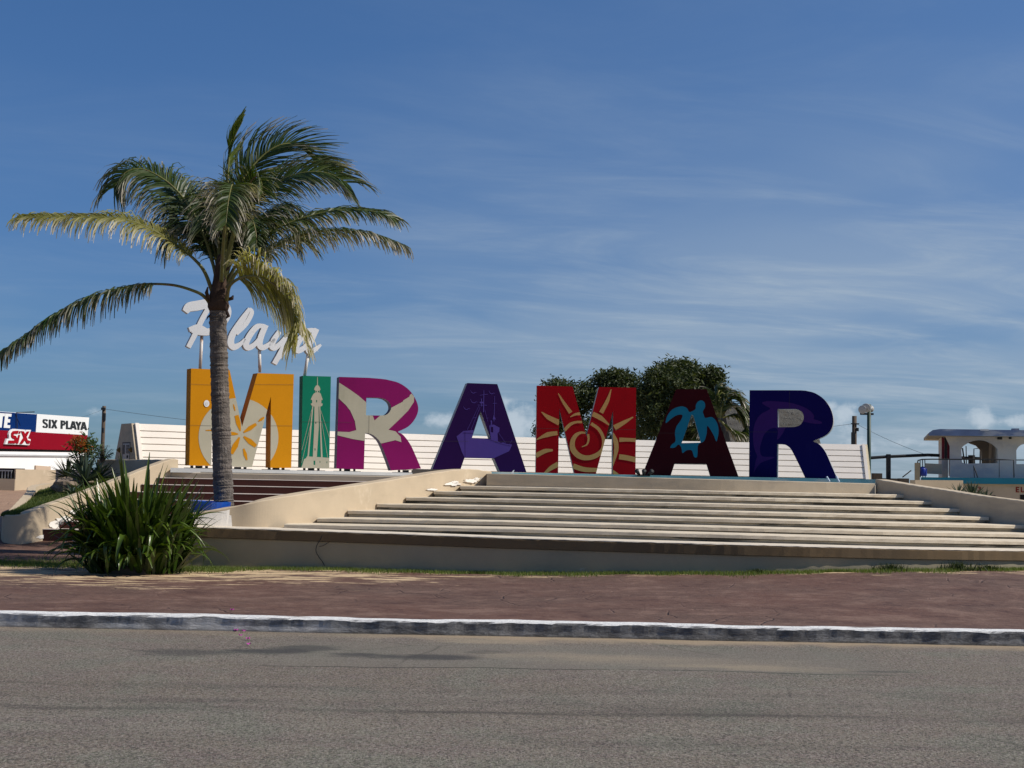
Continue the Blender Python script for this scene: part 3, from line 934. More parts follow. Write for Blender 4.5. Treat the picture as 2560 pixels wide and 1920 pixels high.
# filler plaster left on the parapet where the steps were repaired
def blot(center, rx, rz, u, nrm, name, mat, parent, n=22, ragged=0.35):
    mb = MB()
    c = Vector(center)
    pts = []
    for i in range(n):
        a = 2 * math.pi * i / n
        r = 1 + rnd.uniform(-ragged, ragged)
        pts.append(c + u * (math.cos(a) * rx * r) + Vector((0, 0, math.sin(a) * rz * r)))
    bk = [p - nrm * 0.01 for p in pts]
    mb.add(pts + bk, [tuple(range(n))] + [(i, n + i, n + (i + 1) % n, (i + 1) % n) for i in range(n)])
    return mb.build(name, mat, parent)


def along(plan, t, out=0.006, side=1):
    """point on a plan polyline segment (index.fraction), its tangent and outward normal"""
    i = int(t)
    f = t - i
    a, b = Vector((*plan[i], 0)), Vector((*plan[i + 1], 0))
    u = (b - a).normalized()
    nrm = Vector((u.y, -u.x, 0)) * side
    return a + (b - a) * f + nrm * out, u, nrm


for t, z, rx, rz in ((3.90, 1.64, .30, .035), (3.93, 1.68, .12, .03), (4.35, 1.72, .26, .045), (4.5, 1.76, .12, .03), (3.62, 1.52, .22, .02), (2.25, .98, .2, .02)):
    p, u, n_ = along(LP, t, 0.008)
    # catmull bows the wall a little: push the plaster proud
    blot((p.x + n_.x * .02, p.y + n_.y * .02, z), rx, rz, u, n_, 'plaster_patch', M['patchwhite'], st)

# the parapet's low end has been whitened with filler
d_ = catmull([(q[0], q[1], t) for q, t in zip(LP, [1.04, 1.165, 1.365, 1.67, 1.955, 1.935])], 8)[:11]
mb = MB()
rows = []
for k in range(len(d_) - 1):
    a, b = d_[k], d_[k + 1]
    l = math.hypot(b[0] - a[0], b[1] - a[1])
    nx_, ny_ = (b[1] - a[1]) / l, -(b[0] - a[0]) / l
    zt_ = a[2] - .045 - .004 * rnd.random()
    zb_ = .80
    sl = .04 * (k - 8) if k > 8 else 0
    rows.append([(a[0] + nx_ * .006, a[1] + ny_ * .006, zb_), (a[0] + nx_ * .006 - sl, a[1] + ny_ * .006, zt_)])
mb.add([q for r in rows for q in r], [(2 * k, 2 * k + 2, 2 * k + 3, 2 * k + 1) for k in range(len(rows) - 1)])
mb.build('plaster_patch', M['patchwhite'], st)

# dangling wire and small cracks on the wall face
mb = MB()
wp = [P(x, y, WALL_Y + WOFF(-3.4) - 0.02) for x, y in ((806, 1338), (800, 1350), (792, 1364), (790, 1378), (797, 1392), (806, 1404), (812, 1416))]
mb.tube([tuple(p) for p in catmull(wp, 4)], 0.006, 5)
wp = [P(x, y, WALL_Y + WOFF(-3.3) - 0.02) for x, y in ((798, 1366), (808, 1364), (818, 1358), (826, 1352))]
mb.tube([tuple(p) for p in catmull(wp, 4)], 0.005, 5)
tag(mb.build('cable', M['darkmetal'], smooth=True), 'thin dark loose wire dangling down the grey front wall', 'wire')

# ------------------------------------------------------------------ plaza floor, ledges
mb = MB()
plz = [(-7.35, 29.35), (-3.5, 29.6), (-1.05, 29.9), (-.40, 30.6), (8.1, 30.75), (9.2, 33.0), (10.6, 38.5), (10.4, 44), (-9, 44), (-12, 36)]
mb.hexa([(x, y, 0.2) for x, y in plz], [(x, y, 1.80) for x, y in plz])
struct(mb.build('plaza', M['concrete']))


def ledge(plan, z0, z1, w, name, mat, label):
    d = catmull(plan, 8)
    mb = MB()
    rows = []
    for i, (x, y) in enumerate(d):
        rows.append([(x, y, z0), (x, y, z1), (x, y + w, z1), (x, y + w, z0)])
    n, k = len(rows), 4
    fs = [(i * k + j, (i + 1) * k + j, (i + 1) * k + (j + 1) % k, i * k + (j + 1) % k) for i in range(n - 1) for j in range(k)]
    fs += [(3, 2, 1, 0), tuple((n - 1) * k + j for j in range(k))]
    mb.add([p for r in rows for p in r], fs)
    return tag(mb.build(name, mat), label, 'ledge')


ledge([(-7.28, 29.2), (-5.0, 29.95), (-3.4, 30.65), (-1.6, 31.4)], 1.775, 1.872, 1.6, 'ledge', M['ledgegrey'], 'pale grey ledge under the letters M, I and the purple R')
ledge([(-.45, 31.4), (1.5, 31.8), (4, 31.9), (6.6, 31.5), (8.35, 31.15)], 1.803, 1.925, 2.6, 'ledge', M['cyanledge'], 'worn turquoise ledge under the four right-hand letters')

# brown stairs on the left
ls = thing('brown_stairs', 'dark brown stairs with pale nosings climbing to the yellow letter M', 'stairs', (-5.5, 28, 0.5))
zs = [1.775, 1.662, 1.52, 1.365, 1.215, 1.065, .92, .775, .63]
ys = [29.35, 29.0, 28.65, 28.3, 27.95, 27.6, 27.25, 26.95, 26.65]


def pl_x(y):
    return float(np.interp(y, [26.2, 26.9, 27.6, 29.3], [-9.4, -8.98, -8.45, -7.34]))


for i in range(len(zs)):
    if i == 0:
        mbx = strip_wall(np.arange(-7.40, -1.55, 0.3), lambda x: 29.34, lambda x: 30.0, lambda x: 1.60, lambda x: 1.778)
        mbx.build('landing_edge', M['dustcream'], ls)
        continue
    xl = pl_x(ys[i]) + 0.02
    xr = left_x(ys[i]) - 0.3
    xs = np.append(np.arange(xl, xr, 0.25), xr)
    zt, zb = zs[i], (zs[i + 1] if i + 1 < len(zs) else 0.40)
    strip_wall(xs, lambda x, y=ys[i]: y, lambda x, y=ys[i - 1]: y + .06, lambda x, z=zt: z - 0.014, lambda x, z=zt: z, 0.002).build('nosing', M['nosing'], ls)
    strip_wall(xs, lambda x, y=ys[i]: y + 0.018, lambda x, y=ys[i]: y + .35, lambda x, z=zb: z - 0.05, lambda x, z=zt: z - 0.0145).build('riser', M['brownriser'], ls)

# ------------------------------------------------------------------ left planter: curved wall, curb, turf, rocks
pw = thing('planter_wall', 'curved cream planter wall sloping up beside the brown stairs', 'wall', (-9, 27.5, .4))
plan = [(-9.93, 26.75), (-9.72, 26.38), (-9.35, 26.25), (-8.98, 26.85), (-8.45, 27.6), (-7.9, 28.45), (-7.34, 29.3), (-7.2, 29.52)]
tops = [.90, .89, .925, 1.12, 1.40, 1.72, 2.04, 2.055]
parapet(plan, tops, 0.20, 1, 'wall_face', M['cream'], pw, z0=0.2)
parapet([(-9.5, 31.3), (-8.5, 30.5), (-7.42, 29.62)], [2.04, 2.045, 2.05], 0.18, 1, 'back_wall', M['dustcream'], pw, z0=0.2)
parapet([(-9.86, 26.7), (-10.35, 28.6), (-11.0, 31.0), (-11.6, 33.2), (-11.4, 36.0)], [.905, 1.075, 1.265, 1.41, 1.5], 0.20, -1, 'curb', M['cream'], pw, z0=0.2)
# round bulkhead lamp and fresh plaster at the foot of the wall by the stairs
p, u, n_ = along(plan, 3.22, 0.03)
for t, z, rx, rz in ((3.10, .70, .20, .075), (3.32, .75, .22, .12), (2.75, .47, .22, .035), (3.65, .95, .2, .06)):
    q, uu, nn = along(plan, t, 0.02)
    blot((q.x, q.y, z), rx, rz, uu, nn, 'plaster_patch', M['patchwhite'], pw, ragged=.2)
q, uu, nn = along(plan, 3.24, 0.028)
lamp = thing('wall_lamp', 'round grey louvred lamp set low in the curved planter wall', 'lamp', (q.x, q.y, .74))
mb = MB()
c = Vector((q.x, q.y, .745))
mb.tube([c, c + nn * .03], .066, 18)
mb.build('housing', M['scriptside'], lamp)
mb = MB()
mb.tube([c + nn * .031, c + nn * .055], [.05, .04], 16)
mb.box(tuple(c + nn * .06), (.012, .07, .012), math.atan2(nn.y, nn.x))
mb.build('louvre', M['concrete'], lamp)

# turf surface between the wall and the curb
ra = catmull([(p[0] - .15, p[1] + .1, t - dz) for p, t, dz in zip(plan[1:7], tops[1:7], (.03, .03, .05, .10, .24, .44))], 4)
la = catmull([(-9.85, 26.85, .83), (-10.25, 28.6, .97), (-10.85, 31.0, 1.15), (-11.35, 33.0, 1.29), (-9.6, 31.25, 1.58)], 5)


def resample(d, n):
    a = np.array(d)
    l = np.concatenate([[0], np.cumsum(np.linalg.norm(np.diff(a, axis=0), axis=1))])
    t = np.linspace(0, l[-1], n)
    return np.stack([np.interp(t, l, a[:, k]) for k in range(3)], 1)


A_, B_ = resample(ra, 24), resample(la, 24)
turf = [[tuple(A_[i] * (1 - k / 10) + B_[i] * (k / 10) + np.array([0, 0, .05 * math.sin(math.pi * k / 10)])) for k in range(11)] for i in range(24)]
mb = MB()
mb.add([p for r in turf for p in r], [(i * 11 + j, (i + 1) * 11 + j, (i + 1) * 11 + j + 1, i * 11 + j + 1) for i in range(23) for j in range(10)])
struct(mb.build('planter_turf', M['soil'], smooth=True))


def turf_pt(u, w):
    i = min(int(u * 23), 22)
    f = u * 23 - i
    j = min(int(w * 10), 9)
    g = w * 10 - j
    q = [np.array(turf[i + a][j + b]) for a in (0, 1) for b in (0, 1)]
    return (q[0] * (1 - g) + q[1] * g) * (1 - f) + (q[2] * (1 - g) + q[3] * g) * f


def blades(name, pts, h, w, mat, lean=0.5, hue=None, kind='stuff'):
    """a field of grass blades, one triangle pair each, as one object"""
    n = len(pts)
    P0 = np.array(pts, float)
    ang = nrng.uniform(0, 2 * np.pi, n)
    hh = h * nrng.uniform(0.5, 1.25, n)
    ww = w * nrng.uniform(0.6, 1.2, n)
    la_ = nrng.uniform(0, 2 * np.pi, n)
    ln = lean * hh * nrng.uniform(0.2, 1.2, n)
    d = np.stack([np.cos(ang), np.sin(ang), np.zeros(n)], 1)
    tipv = np.stack([np.cos(la_) * ln, np.sin(la_) * ln, hh], 1)
    v = np.empty((n, 3, 3))
    v[:, 0] = P0 - d * ww[:, None] / 2
    v[:, 1] = P0 + d * ww[:, None] / 2
    v[:, 2] = P0 + tipv
    me = bpy.data.meshes.new(name)
    me.from_pydata(v.reshape(-1, 3).tolist(), [], np.arange(n * 3).reshape(n, 3).tolist())
    me.materials.append(mat)
    a = me.attributes.new('hue', 'FLOAT', 'POINT')
    hv = np.clip(nrng.normal(0.45, 0.3, n) if hue is None else hue, 0, 1)
    a.data.foreach_set('value', np.repeat(hv, 3).astype(np.float32))
    o = bpy.data.objects.new(name, me)
    COL.objects.link(o)
    o['kind'] = kind
    return o


pts = [turf_pt(rnd.random() ** .9, .02 + .93 * rnd.random()) for _ in range(16000)]
blades('planter_grass', pts, 0.055, 0.016, M['dullgrass'])

# grass strip along the foot of the front wall
pts, hues = [], []
for _ in range(21000):
    x = rnd.uniform(-5.6, 13)
    wy = wf(x)
    dens = 0.13 + 0.06 * math.sin(x * 2.1) + 0.05 * math.sin(x * 5.3 + 1)
    y = wy - abs(rnd.gauss(0, 1)) * (dens + 0.12 * max(0, (-2 - x) / 3)) * 1.6 + .02
    pts.append((x, y, pave_z(x, y) - .004))
blades('wall_grass', pts, 0.062, 0.012, M['grass'])
pts = []
for _ in range(17000):
    x = rnd.uniform(-13, -4.6)
    mid = 24.0 - .05 * (x + 8) - 0.75 * max(0, (x + 6.5) / 2)
    y = mid + rnd.gauss(0, .36 + .06 * math.sin(x * 3))
    pts.append((x, y, pave_z(x, y) - .004))
blades('verge_grass', pts, 0.065, 0.014, M['grass'])

# dark weeds seeded against the wall
for k, (x, s, lab) in enumerate(((6.4, 1.0, 'low dark weed against the front wall left of the tall sprawling weed'), (7.65, 1.25, 'tallest sprawling dark weed at the right of the front wall'), (8.25, .8, 'dark weed at the foot of the front wall nearest the right picture edge'), (4.1, .6, 'small dark weed at the wall foot below the middle of the steps'))):
    pts = []
    for _ in range(260):
        a, r = rnd.uniform(0, 6.28), abs(rnd.gauss(0, .16)) * s
        y = wf(x) - .04 - abs(r * math.sin(a)) * .5
        pts.append((x + r * math.cos(a), y, pave_z(x, y)))
    o = blades('weed', pts, 0.12 * s, 0.022, M['weed'], 0.9)
    del o['kind']
    tag(o, lab, 'weed', 'weeds along the front wall')

# rocks in the planter


def rock(center, r, label, seed, grp=None):
    rr = random.Random(seed)
    mb = MB()
    nlat, nlon = 9, 14
    ph = [rr.uniform(0, 6) for _ in range(6)]
    vs = []
    for i in range(nlat + 1):
        th = math.pi * i / nlat
        for j in range(nlon):
            a = 2 * math.pi * j / nlon
            d = Vector((math.sin(th) * math.cos(a), math.sin(th) * math.sin(a), math.cos(th)))
            k = 1 + .16 * math.sin(3 * d.x + ph[0]) + .14 * math.sin(4 * d.y + ph[1]) + .12 * math.sin(6 * d.z + ph[2] + 2 * d.x) + .07 * math.sin(11 * d.x + 7 * d.y + ph[3])
            vs.append((center[0] + d.x * r[0] * k, center[1] + d.y * r[1] * k, center[2] + d.z * r[2] * k))
    fs = [(i * nlon + j, i * nlon + (j + 1) % nlon, (i + 1) * nlon + (j + 1) % nlon, (i + 1) * nlon + j) for i in range(nlat) for j in range(nlon)]
    mb.add(vs, fs)
    return tag(mb.build('rock', M['rock']), label, 'rock', grp)


rock(P(158, 1216, 29.2), (.30, .22, .16), 'brown pitted boulder on the turf below the yucca', 1)
rock(P(180, 1202, 30.2), (.36, .25, .12), 'flatter brown rock behind the pitted boulder in the planter', 2)


# ------------------------------------------------------------------ slatted white wall behind the letters
WT = [(-8.75, 31.6), (-7.0, 32.8), (-5.15, 33.95), (-2.3, 35.4), (.64, 36.3), (4, 36.8), (7, 36.95), (9.6, 36.9)]
sw = thing('slatted_wall', 'curved white slatted wall wedge standing behind the big letters', 'wall', (0.5, 36.5, 1.8))
wc = catmull(WT, 8)
wn = []
for i, p in enumerate(wc):
    a, b = wc[max(i - 1, 0)], wc[min(i + 1, len(wc) - 1)]
    l = math.hypot(b[0] - a[0], b[1] - a[1])
    wn.append(((b[1] - a[1]) / l, -(b[0] - a[0]) / l))
ZB, ZT = 1.80, 2.885
SET = 0.50


def wall_pt(i, z, d=0.0):
    """on the sloping front at height z, d proud"""
    t = (ZT - z) / (ZT - ZB)
    o = SET * t
    return (wc[i][0] + wn[i][0] * (o + d * .9), wc[i][1] + wn[i][1] * (o + d * .9), z + d * .42)


i0, i1 = 0, len(wc) - 1
edges = np.linspace(ZB, ZT - 0.012, 8)
for b in range(7):
    z0, z1 = edges[b] + 0.009, edges[b + 1] - 0.009
    if b == 6:
        z1 = ZT
    rows = []
    for i in range(i0, i1 + 1):
        jz = rnd.uniform(-.0015, .0015)
        rows.append([wall_pt(i, z0 + jz, -.02), wall_pt(i, z0 + jz, .022), wall_pt(i, z1 + jz, .016), wall_pt(i, z1 + jz, -.02)])
    mb = MB()
    n, k = len(rows), 4
    fs = [(i * k + j, (i + 1) * k + j, (i + 1) * k + (j + 1) % k, i * k + (j + 1) % k) for i in range(n - 1) for j in range(k)]
    fs += [(3, 2, 1, 0), tuple((n - 1) * k + j for j in range(k))]
    mb.add([p for r in rows for p in r], fs)
    mb.build('board', M['slat'], sw)
# body behind the boards
rows = []
for i in range(len(wc)):
    back = lambda o: (wc[i][0] - wn[i][0] * o, wc[i][1] - wn[i][1] * o)
    rows.append([wall_pt(i, ZB, -.012), wall_pt(i, ZT - .004, -.012), (*back(.70), ZT - .004), (*back(1.15), ZB)])
mb = MB()
n, k = len(rows), 4
fs = [(i * k + j, (i + 1) * k + j, (i + 1) * k + (j + 1) % k, i * k + (j + 1) % k) for i in range(n - 1) for j in range(k)]
mb.add([p for r in rows for p in r], fs)
mb.build('wall_core', M['groove'], sw)


def cap(i, di, name, mat, dfront=-0.004):
    """end cheek of the wedge"""
    t = (wn[i][1] * -di, wn[i][0] * di)
    t = (-wn[i][1] * di, wn[i][0] * di)
    q = [wall_pt(i, ZB, dfront), wall_pt(i, ZT + .012, dfront)]
    bk = lambda o: (wc[i][0] - wn[i][0] * o, wc[i][1] - wn[i][1] * o)
    q += [(*bk(.72), ZT + .012), (*bk(1.2), ZB)]
    o2 = [(p[0] + t[0] * .07, p[1] + t[1] * .07, p[2]) for p in q]
    mb = MB()
    mb.hexa(q, o2)
    return mb.build(name, mat, sw), o2, t


capL, qL, tL = cap(0, -1, 'end_cheek', M['dustcream'])
capR, qR, tR = cap(len(wc) - 1, 1, 'end_cheek', M['brightcream'])
# pale edge trims where boards meet the cheeks, and a cap strip along the top
for i, s in ((0, 1), (len(wc) - 1, -1)):
    mb = MB()
    t = (-wn[i][1] * s, wn[i][0] * s)
    lo = [wall_pt(i, ZB, .026), wall_pt(i, ZB, .05)]
    hi = [wall_pt(i, ZT, .026), wall_pt(i, ZT, .05)]
    sh = lambda p: (p[0] + t[0] * .085, p[1] + t[1] * .085, p[2])
    mb.hexa([lo[0], lo[1], sh(lo[1]), sh(lo[0])], [hi[0], hi[1], sh(hi[1]), sh(hi[0])])
    mb.build('edge_trim', M['slat'], sw)

# door with a louvre in the left cheek
dn = Vector((tL[0], tL[1], 0)).normalized()
back = Vector((-wn[0][0], -wn[0][1], 0))
c0 = Vector((*[(a + b) / 2 for a, b in zip(qL[0][:2], qL[3][:2])], 0)) + back * .02
dr = MB()


def on_cheek(u, z, o):
    p = c0 + back * -u + dn * o
    return (p.x, p.y, z)


def cheek_box(mbx, u0, u1, z0, z1, o0, o1):
    mbx.hexa([on_cheek(u0, z0, o0), on_cheek(u1, z0, o0), on_cheek(u1, z0, o1), on_cheek(u0, z0, o1)], [on_cheek(u0, z1, o0), on_cheek(u1, z1, o0), on_cheek(u1, z1, o1), on_cheek(u0, z1, o1)])


mb = MB()
cheek_box(mb, -.20, .34, 1.85, 2.46, 0.002, 0.006)
mb.build('door_recess', M['darkmetal'], sw)
mb = MB()
cheek_box(mb, -.14, .33, 1.85, 2.43, 0.0065, 0.012)
door = mb.build('door', M['door'], sw)
mb = MB()
for k in range(6):
    cheek_box(mb, .10, .30, 2.20 + k * .034, 2.222 + k * .034, .0125, .020)
mb.build('louvre', M['darkmetal'], door)
mb = MB()
cheek_box(mb, -.12, .0, 2.18, 2.40, .0125, .017)
mb.build('vent_panel', M['groove'], door)
mb = MB()
c = Vector(on_cheek(.2, 2.12, .012))
mb.tube([c, c + dn * .01], .035, 12)
mb.build('lock_hole', M['black'], door)
for u, z, lb in ((-.38, 2.28, 'small ochre lamp on the end cheek left of the door'), (.44, 2.28, 'small ochre lamp on the end cheek right of the door')):
    mb = MB()
    c = Vector(on_cheek(u, z, .0))
    mb.tube([c + Vector((0, 0, .05)), c + dn * .05, c - Vector((0, 0, .05))], [.02, .045, .02], 10)
    tag(mb.build('wall_lamp', M['brass'], smooth=True), lb, 'lamp', 'lamps beside the cheek door')

# ------------------------------------------------------------------ the big letters
T = 0.30
feet_m = M['darkmetal']


seam_mat = surf('dark_sheet_seam', (0.05, 0.04, 0.04), .2, 3, .8, 0)
SEAMS = {'M': [z2([(150, 830), (338, 838)]), z2([(640, 832), (1053, 836)]), z2([(850, 1190), (1045, 1192)]), z2([(150, 1186), (338, 1190)])], 'I': [z2([(1115, 1155), (1370, 1160)])],
         'R': [z2([(1703, 1102), (1700, 1255)]), z2([(1420, 1160), (1560, 1162)])], 'A': [z3([(200, 770), (420, 772)]), z3([(640, 774), (840, 778)])], 'M2': [z3([(1003, 660), (1200, 662)]), z3([(1664, 668), (1866, 672)])],
         'A2': [z4([(300, 700), (480, 702)])], 'R2': [z4([(1432, 330), (1430, 490)]), z4([(1082, 690), (1325, 692)])]}


def letter(name, label, ref, rot, outline, holes, face, side, emblems, feet=()):
    pl = Plane(*ref, R(rot))
    base = pl(ref[0], ref[1])
    t = thing('sign_letter', label, 'letter', (base.x, base.y, base.z))
    slab_on_plane(pl, [outline], holes, T, 'letter_body', face, t, side)
    for nm, mat, polys, off, cut in emblems:
        if nm in ('petal_emblem', 'sun_ray', 'gull', 'boat_part', 'hull_line'):
            for j, q in enumerate(polys):
                print_on_plane(pl, [q], outline, holes, nm, mat, t, off + .0002 * j, cut)
        else:
            print_on_plane(pl, polys, outline, holes, nm, mat, t, off, cut)
    sm = SEAMS.get(name)
    if sm:
        for q in sm:
            print_on_plane(pl, [stroke(q, (.55, .55))], outline, holes, 'seam', seam_mat, t, .0095, ())
    for (x, y) in feet:
        p = pl(x, y)
        u = Vector((-pl.n.y, pl.n.x, 0))
        mb = MB()
        for du, w in ((-.16, .035), (0, .13), (.17, .035)):
            q = p + u * du - pl.n * .15
            mb.box((q.x, q.y, (p.z + 1.874) / 2 + .002), (w, .10, max(p.z + .004 - 1.872, .02)), math.atan2(u.y, u.x))
        q = p - pl.n * .15
        mb.box((q.x, q.y, 1.879), (.62, .16, .012), math.atan2(u.y, u.x))
        mb.build('foot', feet_m, t)
    return t, pl


beige = paint('beige_emblem_paint', (0.44, 0.40, 0.30))
# yellow M with sand dollar
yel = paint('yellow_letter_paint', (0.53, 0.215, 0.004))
yel_s = paint('yellow_letter_side', (0.42, 0.165, 0.004))  # darker copy of the face yellow, shade on the sides put into the paint
o = z2([(165, 695), (498, 708), (605, 1198), (740, 735), (1053, 745), (1030, 1555), (850, 1553), (855, 935), (690, 1548), (508, 1540), (352, 925), (338, 1537), (150, 1533)])
disc = z2([(574 + 345 * math.cos(a), 1290 + 340 * math.sin(a)) for a in np.linspace(0, 2 * math.pi, 48, endpoint=False)])
pet = [stroke(z2(p), w) for p, w in (([(530, 1005), (545, 1062)], (2, 4, 2)), ([(556, 1100), (590, 1235)], (10, 12, 3)), ([(505, 1257), (572, 1262)], (9, 8, 2)), ([(290, 1230), (420, 1228)], (2, 4, 2)),
                                   ([(618, 1248), (727, 1175)], (4, 11, 7)), ([(745, 1153), (795, 1118)], (2, 7, 4)), ([(618, 1283), (725, 1367)], (4, 13, 9)), ([(582, 1290), (512, 1432)], (4, 14, 9)), ([(618, 1388), (646, 1487)], (4, 9, 4)),
                                   ([(440, 1330), (350, 1400)], (4, 9, 5)), ([(470, 1120), (420, 1060)], (4, 9, 4)))]
hub = z2([(574 + 25 * math.cos(a), 1262 + 30 * math.sin(a)) for a in np.linspace(0, 6.28, 14, endpoint=False)])
stick = z2([(298 + 24 * math.cos(a), 998 + 30 * math.sin(a)) for a in np.linspace(0, 6.28, 14, endpoint=False)])
stick2 = z2([(298 + 14 * math.cos(a), 1000 + 16 * math.sin(a)) for a in np.linspace(0, 6.28, 9, endpoint=False)])
beigeM = paint('sand_dollar_beige', (0.42, 0.385, 0.29))
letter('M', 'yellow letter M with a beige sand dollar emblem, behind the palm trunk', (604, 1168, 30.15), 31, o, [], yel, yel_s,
       [('sand_dollar_emblem', beigeM, [disc], .004, ()), ('petal_emblem', yel, pet, .008, ()), ('sticker', M['sign_white'], [stick], .010, ()), ('sticker_mark', M['rustwhite'], [stick2], .013, ())],
       feet=((503, 1165), (600, 1168), (696, 1170)))

# green I with lighthouse
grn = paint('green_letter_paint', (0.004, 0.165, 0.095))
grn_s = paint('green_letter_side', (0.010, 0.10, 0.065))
o = z2([(1130, 758), (1373, 765), (1358, 1560), (1117, 1553)])
lh = [stroke(z2([(1256, 768), (1257, 840)]), (1.2, 2.2)),
      z2([(1228, 882), (1232, 862), (1242, 846), (1256, 836), (1270, 846), (1279, 862), (1283, 882)]),
      z2([(1236, 880), (1276, 880), (1274, 910), (1238, 910)]),
      z2([(1228, 908), (1282, 908), (1290, 932), (1303, 965), (1291, 969), (1289, 994), (1302, 1000), (1298, 1016), (1285, 1024), (1226, 1024), (1206, 1016), (1198, 1000), (1211, 994), (1210, 968), (1198, 964), (1212, 932)]),
      z2([(1230, 1020), (1266, 1020), (1268, 1200), (1251, 1462), (1216, 1462), (1228, 1200)]),
      stroke(z2([(1216, 1022), (1176, 1460)]), (2.8, 4)), stroke(z2([(1276, 1022), (1294, 1464)]), (2.8, 4)),
      stroke(z2([(1208, 1050), (1122, 1400)]), (.9, .9)), stroke(z2([(1196, 1190), (1120, 1510)]), (.9, .9)), stroke(z2([(1286, 1060), (1362, 1300)]), (.9, .9)), stroke(z2([(1292, 1150), (1345, 1465)]), (.9, .9)),
      z2([(1165, 1455), (1300, 1463), (1359, 1468), (1358, 1560), (1117, 1553), (1128, 1522), (1140, 1480), (1158, 1470)])]
win = [z2([(x - w, y - h), (x + w, y - h), (x + w, y + h), (x - w, y + h)]) for x, y, w, h in ((1249, 978, 4, 10), (1242, 1165, 4, 9), (1235, 1395, 4, 9), (1230, 1510, 7, 18), (1278, 1503, 3, 8), (1338, 1506, 3, 8), (1245, 895, 5, 7), (1266, 895, 5, 7))]
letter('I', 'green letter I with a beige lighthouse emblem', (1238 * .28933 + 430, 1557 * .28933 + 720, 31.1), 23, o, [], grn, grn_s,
       [('lighthouse_emblem', beigeM, lh, .004, win)], feet=((782, 1171),))

# purple R with gull
pur = paint('magenta_letter_paint', (0.205, 0.006, 0.092))
pur_s = paint('plum_letter_side', (0.13, 0.10, 0.15))
oR = z2([(1445, 768), (1700, 776), (1800, 784)] + catmull([(1850, 790), (1960, 820), (2050, 882), (2108, 968), (2128, 1050), (2100, 1130), (2040, 1198), (1952, 1242)], 4) + catmull([(1955, 1246), (2000, 1272), (2060, 1352), (2110, 1460), (2152, 1560)], 3) + [(1893, 1577)] + catmull([(1870, 1510), (1805, 1345), (1762, 1290), (1720, 1262), (1668, 1250)], 3) + [(1658, 1567), (1420, 1560)])
hR = z2([(1680, 945), (1795, 948)] + catmull([(1840, 958), (1876, 985), (1893, 1025), (1885, 1062), (1850, 1096), (1800, 1102)], 4) + [(1676, 1100)])
gull = z2([(1440, 815), (1540, 880), (1610, 930), (1675, 985), (1700, 1098), (1735, 1104), (1750, 1145), (1796, 1104), (1885, 1040), (1960, 1000), (1990, 985), (2000, 970), (2050, 940), (2055, 925), (2070, 912), (2092, 940), (2090, 985), (2040, 1060), (1960, 1140), (1870, 1225), (1930, 1238), (1975, 1285), (1982, 1332), (1930, 1315), (1800, 1345), (1700, 1330), (1668, 1322), (1560, 1305), (1425, 1272), (1425, 1240), (1530, 1245), (1592, 1228), (1580, 1150), (1540, 1060), (1500, 1010), (1435, 950)])
letter('R', 'magenta letter R with a beige gull emblem', (1786 * .28933 + 430, 1568 * .28933 + 720, 31.85), 18, oR, [hR], pur, pur_s, [('gull_emblem', beige, [gull], .004, ())],
       feet=((871, 1172), (1018, 1176)))

# dark violet A with fishing boat
vio = paint('dark_violet_letter_paint', (0.016, 0.002, 0.046))
greyside = paint('bare_grey_letter_side', (0.33, 0.34, 0.35))
boatm = paint('violet_boat_paint', (0.066, 0.038, 0.20))
oA = z3([(410, 268), (668, 277), (920, 1038), (690, 1036), (640, 919), (385, 914), (345, 1028), (102, 1024)])
hA = z3([(523, 512), (610, 748), (449, 742)])
boat = [z3([(315, 730), (375, 682), (465, 674), (455, 738), (612, 752), (598, 640), (606, 628), (640, 628), (688, 655), (684, 690), (670, 700), (672, 770), (700, 786), (720, 780), (740, 792), (795, 800), (780, 838), (768, 858), (640, 917), (385, 913), (360, 860)]),
        stroke(z3([(552, 330), (548, 520)]), (1.4, 2.6)), stroke(z3([(645, 380), (639, 600)]), (1.0, 1.8)), stroke(z3([(518, 374), (584, 365)]), (1.2, 1.2)), stroke(z3([(498, 458), (578, 460)]), (1.2, 1.2)), stroke(z3([(628, 445), (664, 443)]), (1, 1)),
        stroke(z3([(530, 402), (533, 470)]), (2.0, 2.0)), stroke(z3([(515, 437), (548, 437)]), (4, 4)),
        stroke(z3([(508, 465), (408, 672)]), (.9, .9)), stroke(z3([(520, 470), (440, 672)]), (.9, .9)), stroke(z3([(560, 500), (585, 600)]), (.8, .8)), stroke(z3([(455, 570), (490, 566)]), (.9, .9)), stroke(z3([(570, 572), (590, 570)]), (.9, .9)),
        z3([(636, 545), (656, 582), (626, 584)]), stroke(z3([(616, 592), (616, 640)]), (3.5, 2.2)),
        stroke(z3([(680, 700), (740, 790)]), (.7, .7)), stroke(z3([(795, 760), (770, 800)]), (.7, .7))]
gl = []
for x, y, s in ((463, 348, 1.0), (622, 354, 1.0), (468, 430, 1.2), (404, 488, 1.1)):
    gl.append(stroke(z3([(x - 28 * s, y - 20 * s), (x - 16 * s, y + 2), (x, y + 8 * s), (x + 12 * s, y + 2), (x + 27 * s, y + 3)]), (.5, 1.4, 1.6, 1.3, .5)))
bw = [z3([(610, 648), (632, 648), (632, 696), (610, 692)])]
hull = [stroke(z3([(372, 700), (460, 705), (560, 740), (690, 790), (780, 812)]), (.8, .8, .8)), stroke(z3([(388, 690), (390, 905)]), (.7, .7))]
letter('A', 'dark violet letter A with a violet fishing boat emblem', (1196, 1180, 32.75), 12, oA, [hA], vio, greyside,
       [('boat_emblem', boatm, boat[:1], .004, bw), ('boat_part', boatm, boat[1:], .005, ()), ('gull', boatm, gl, .004, ()), ('hull_line', vio, hull, .0085, ())])

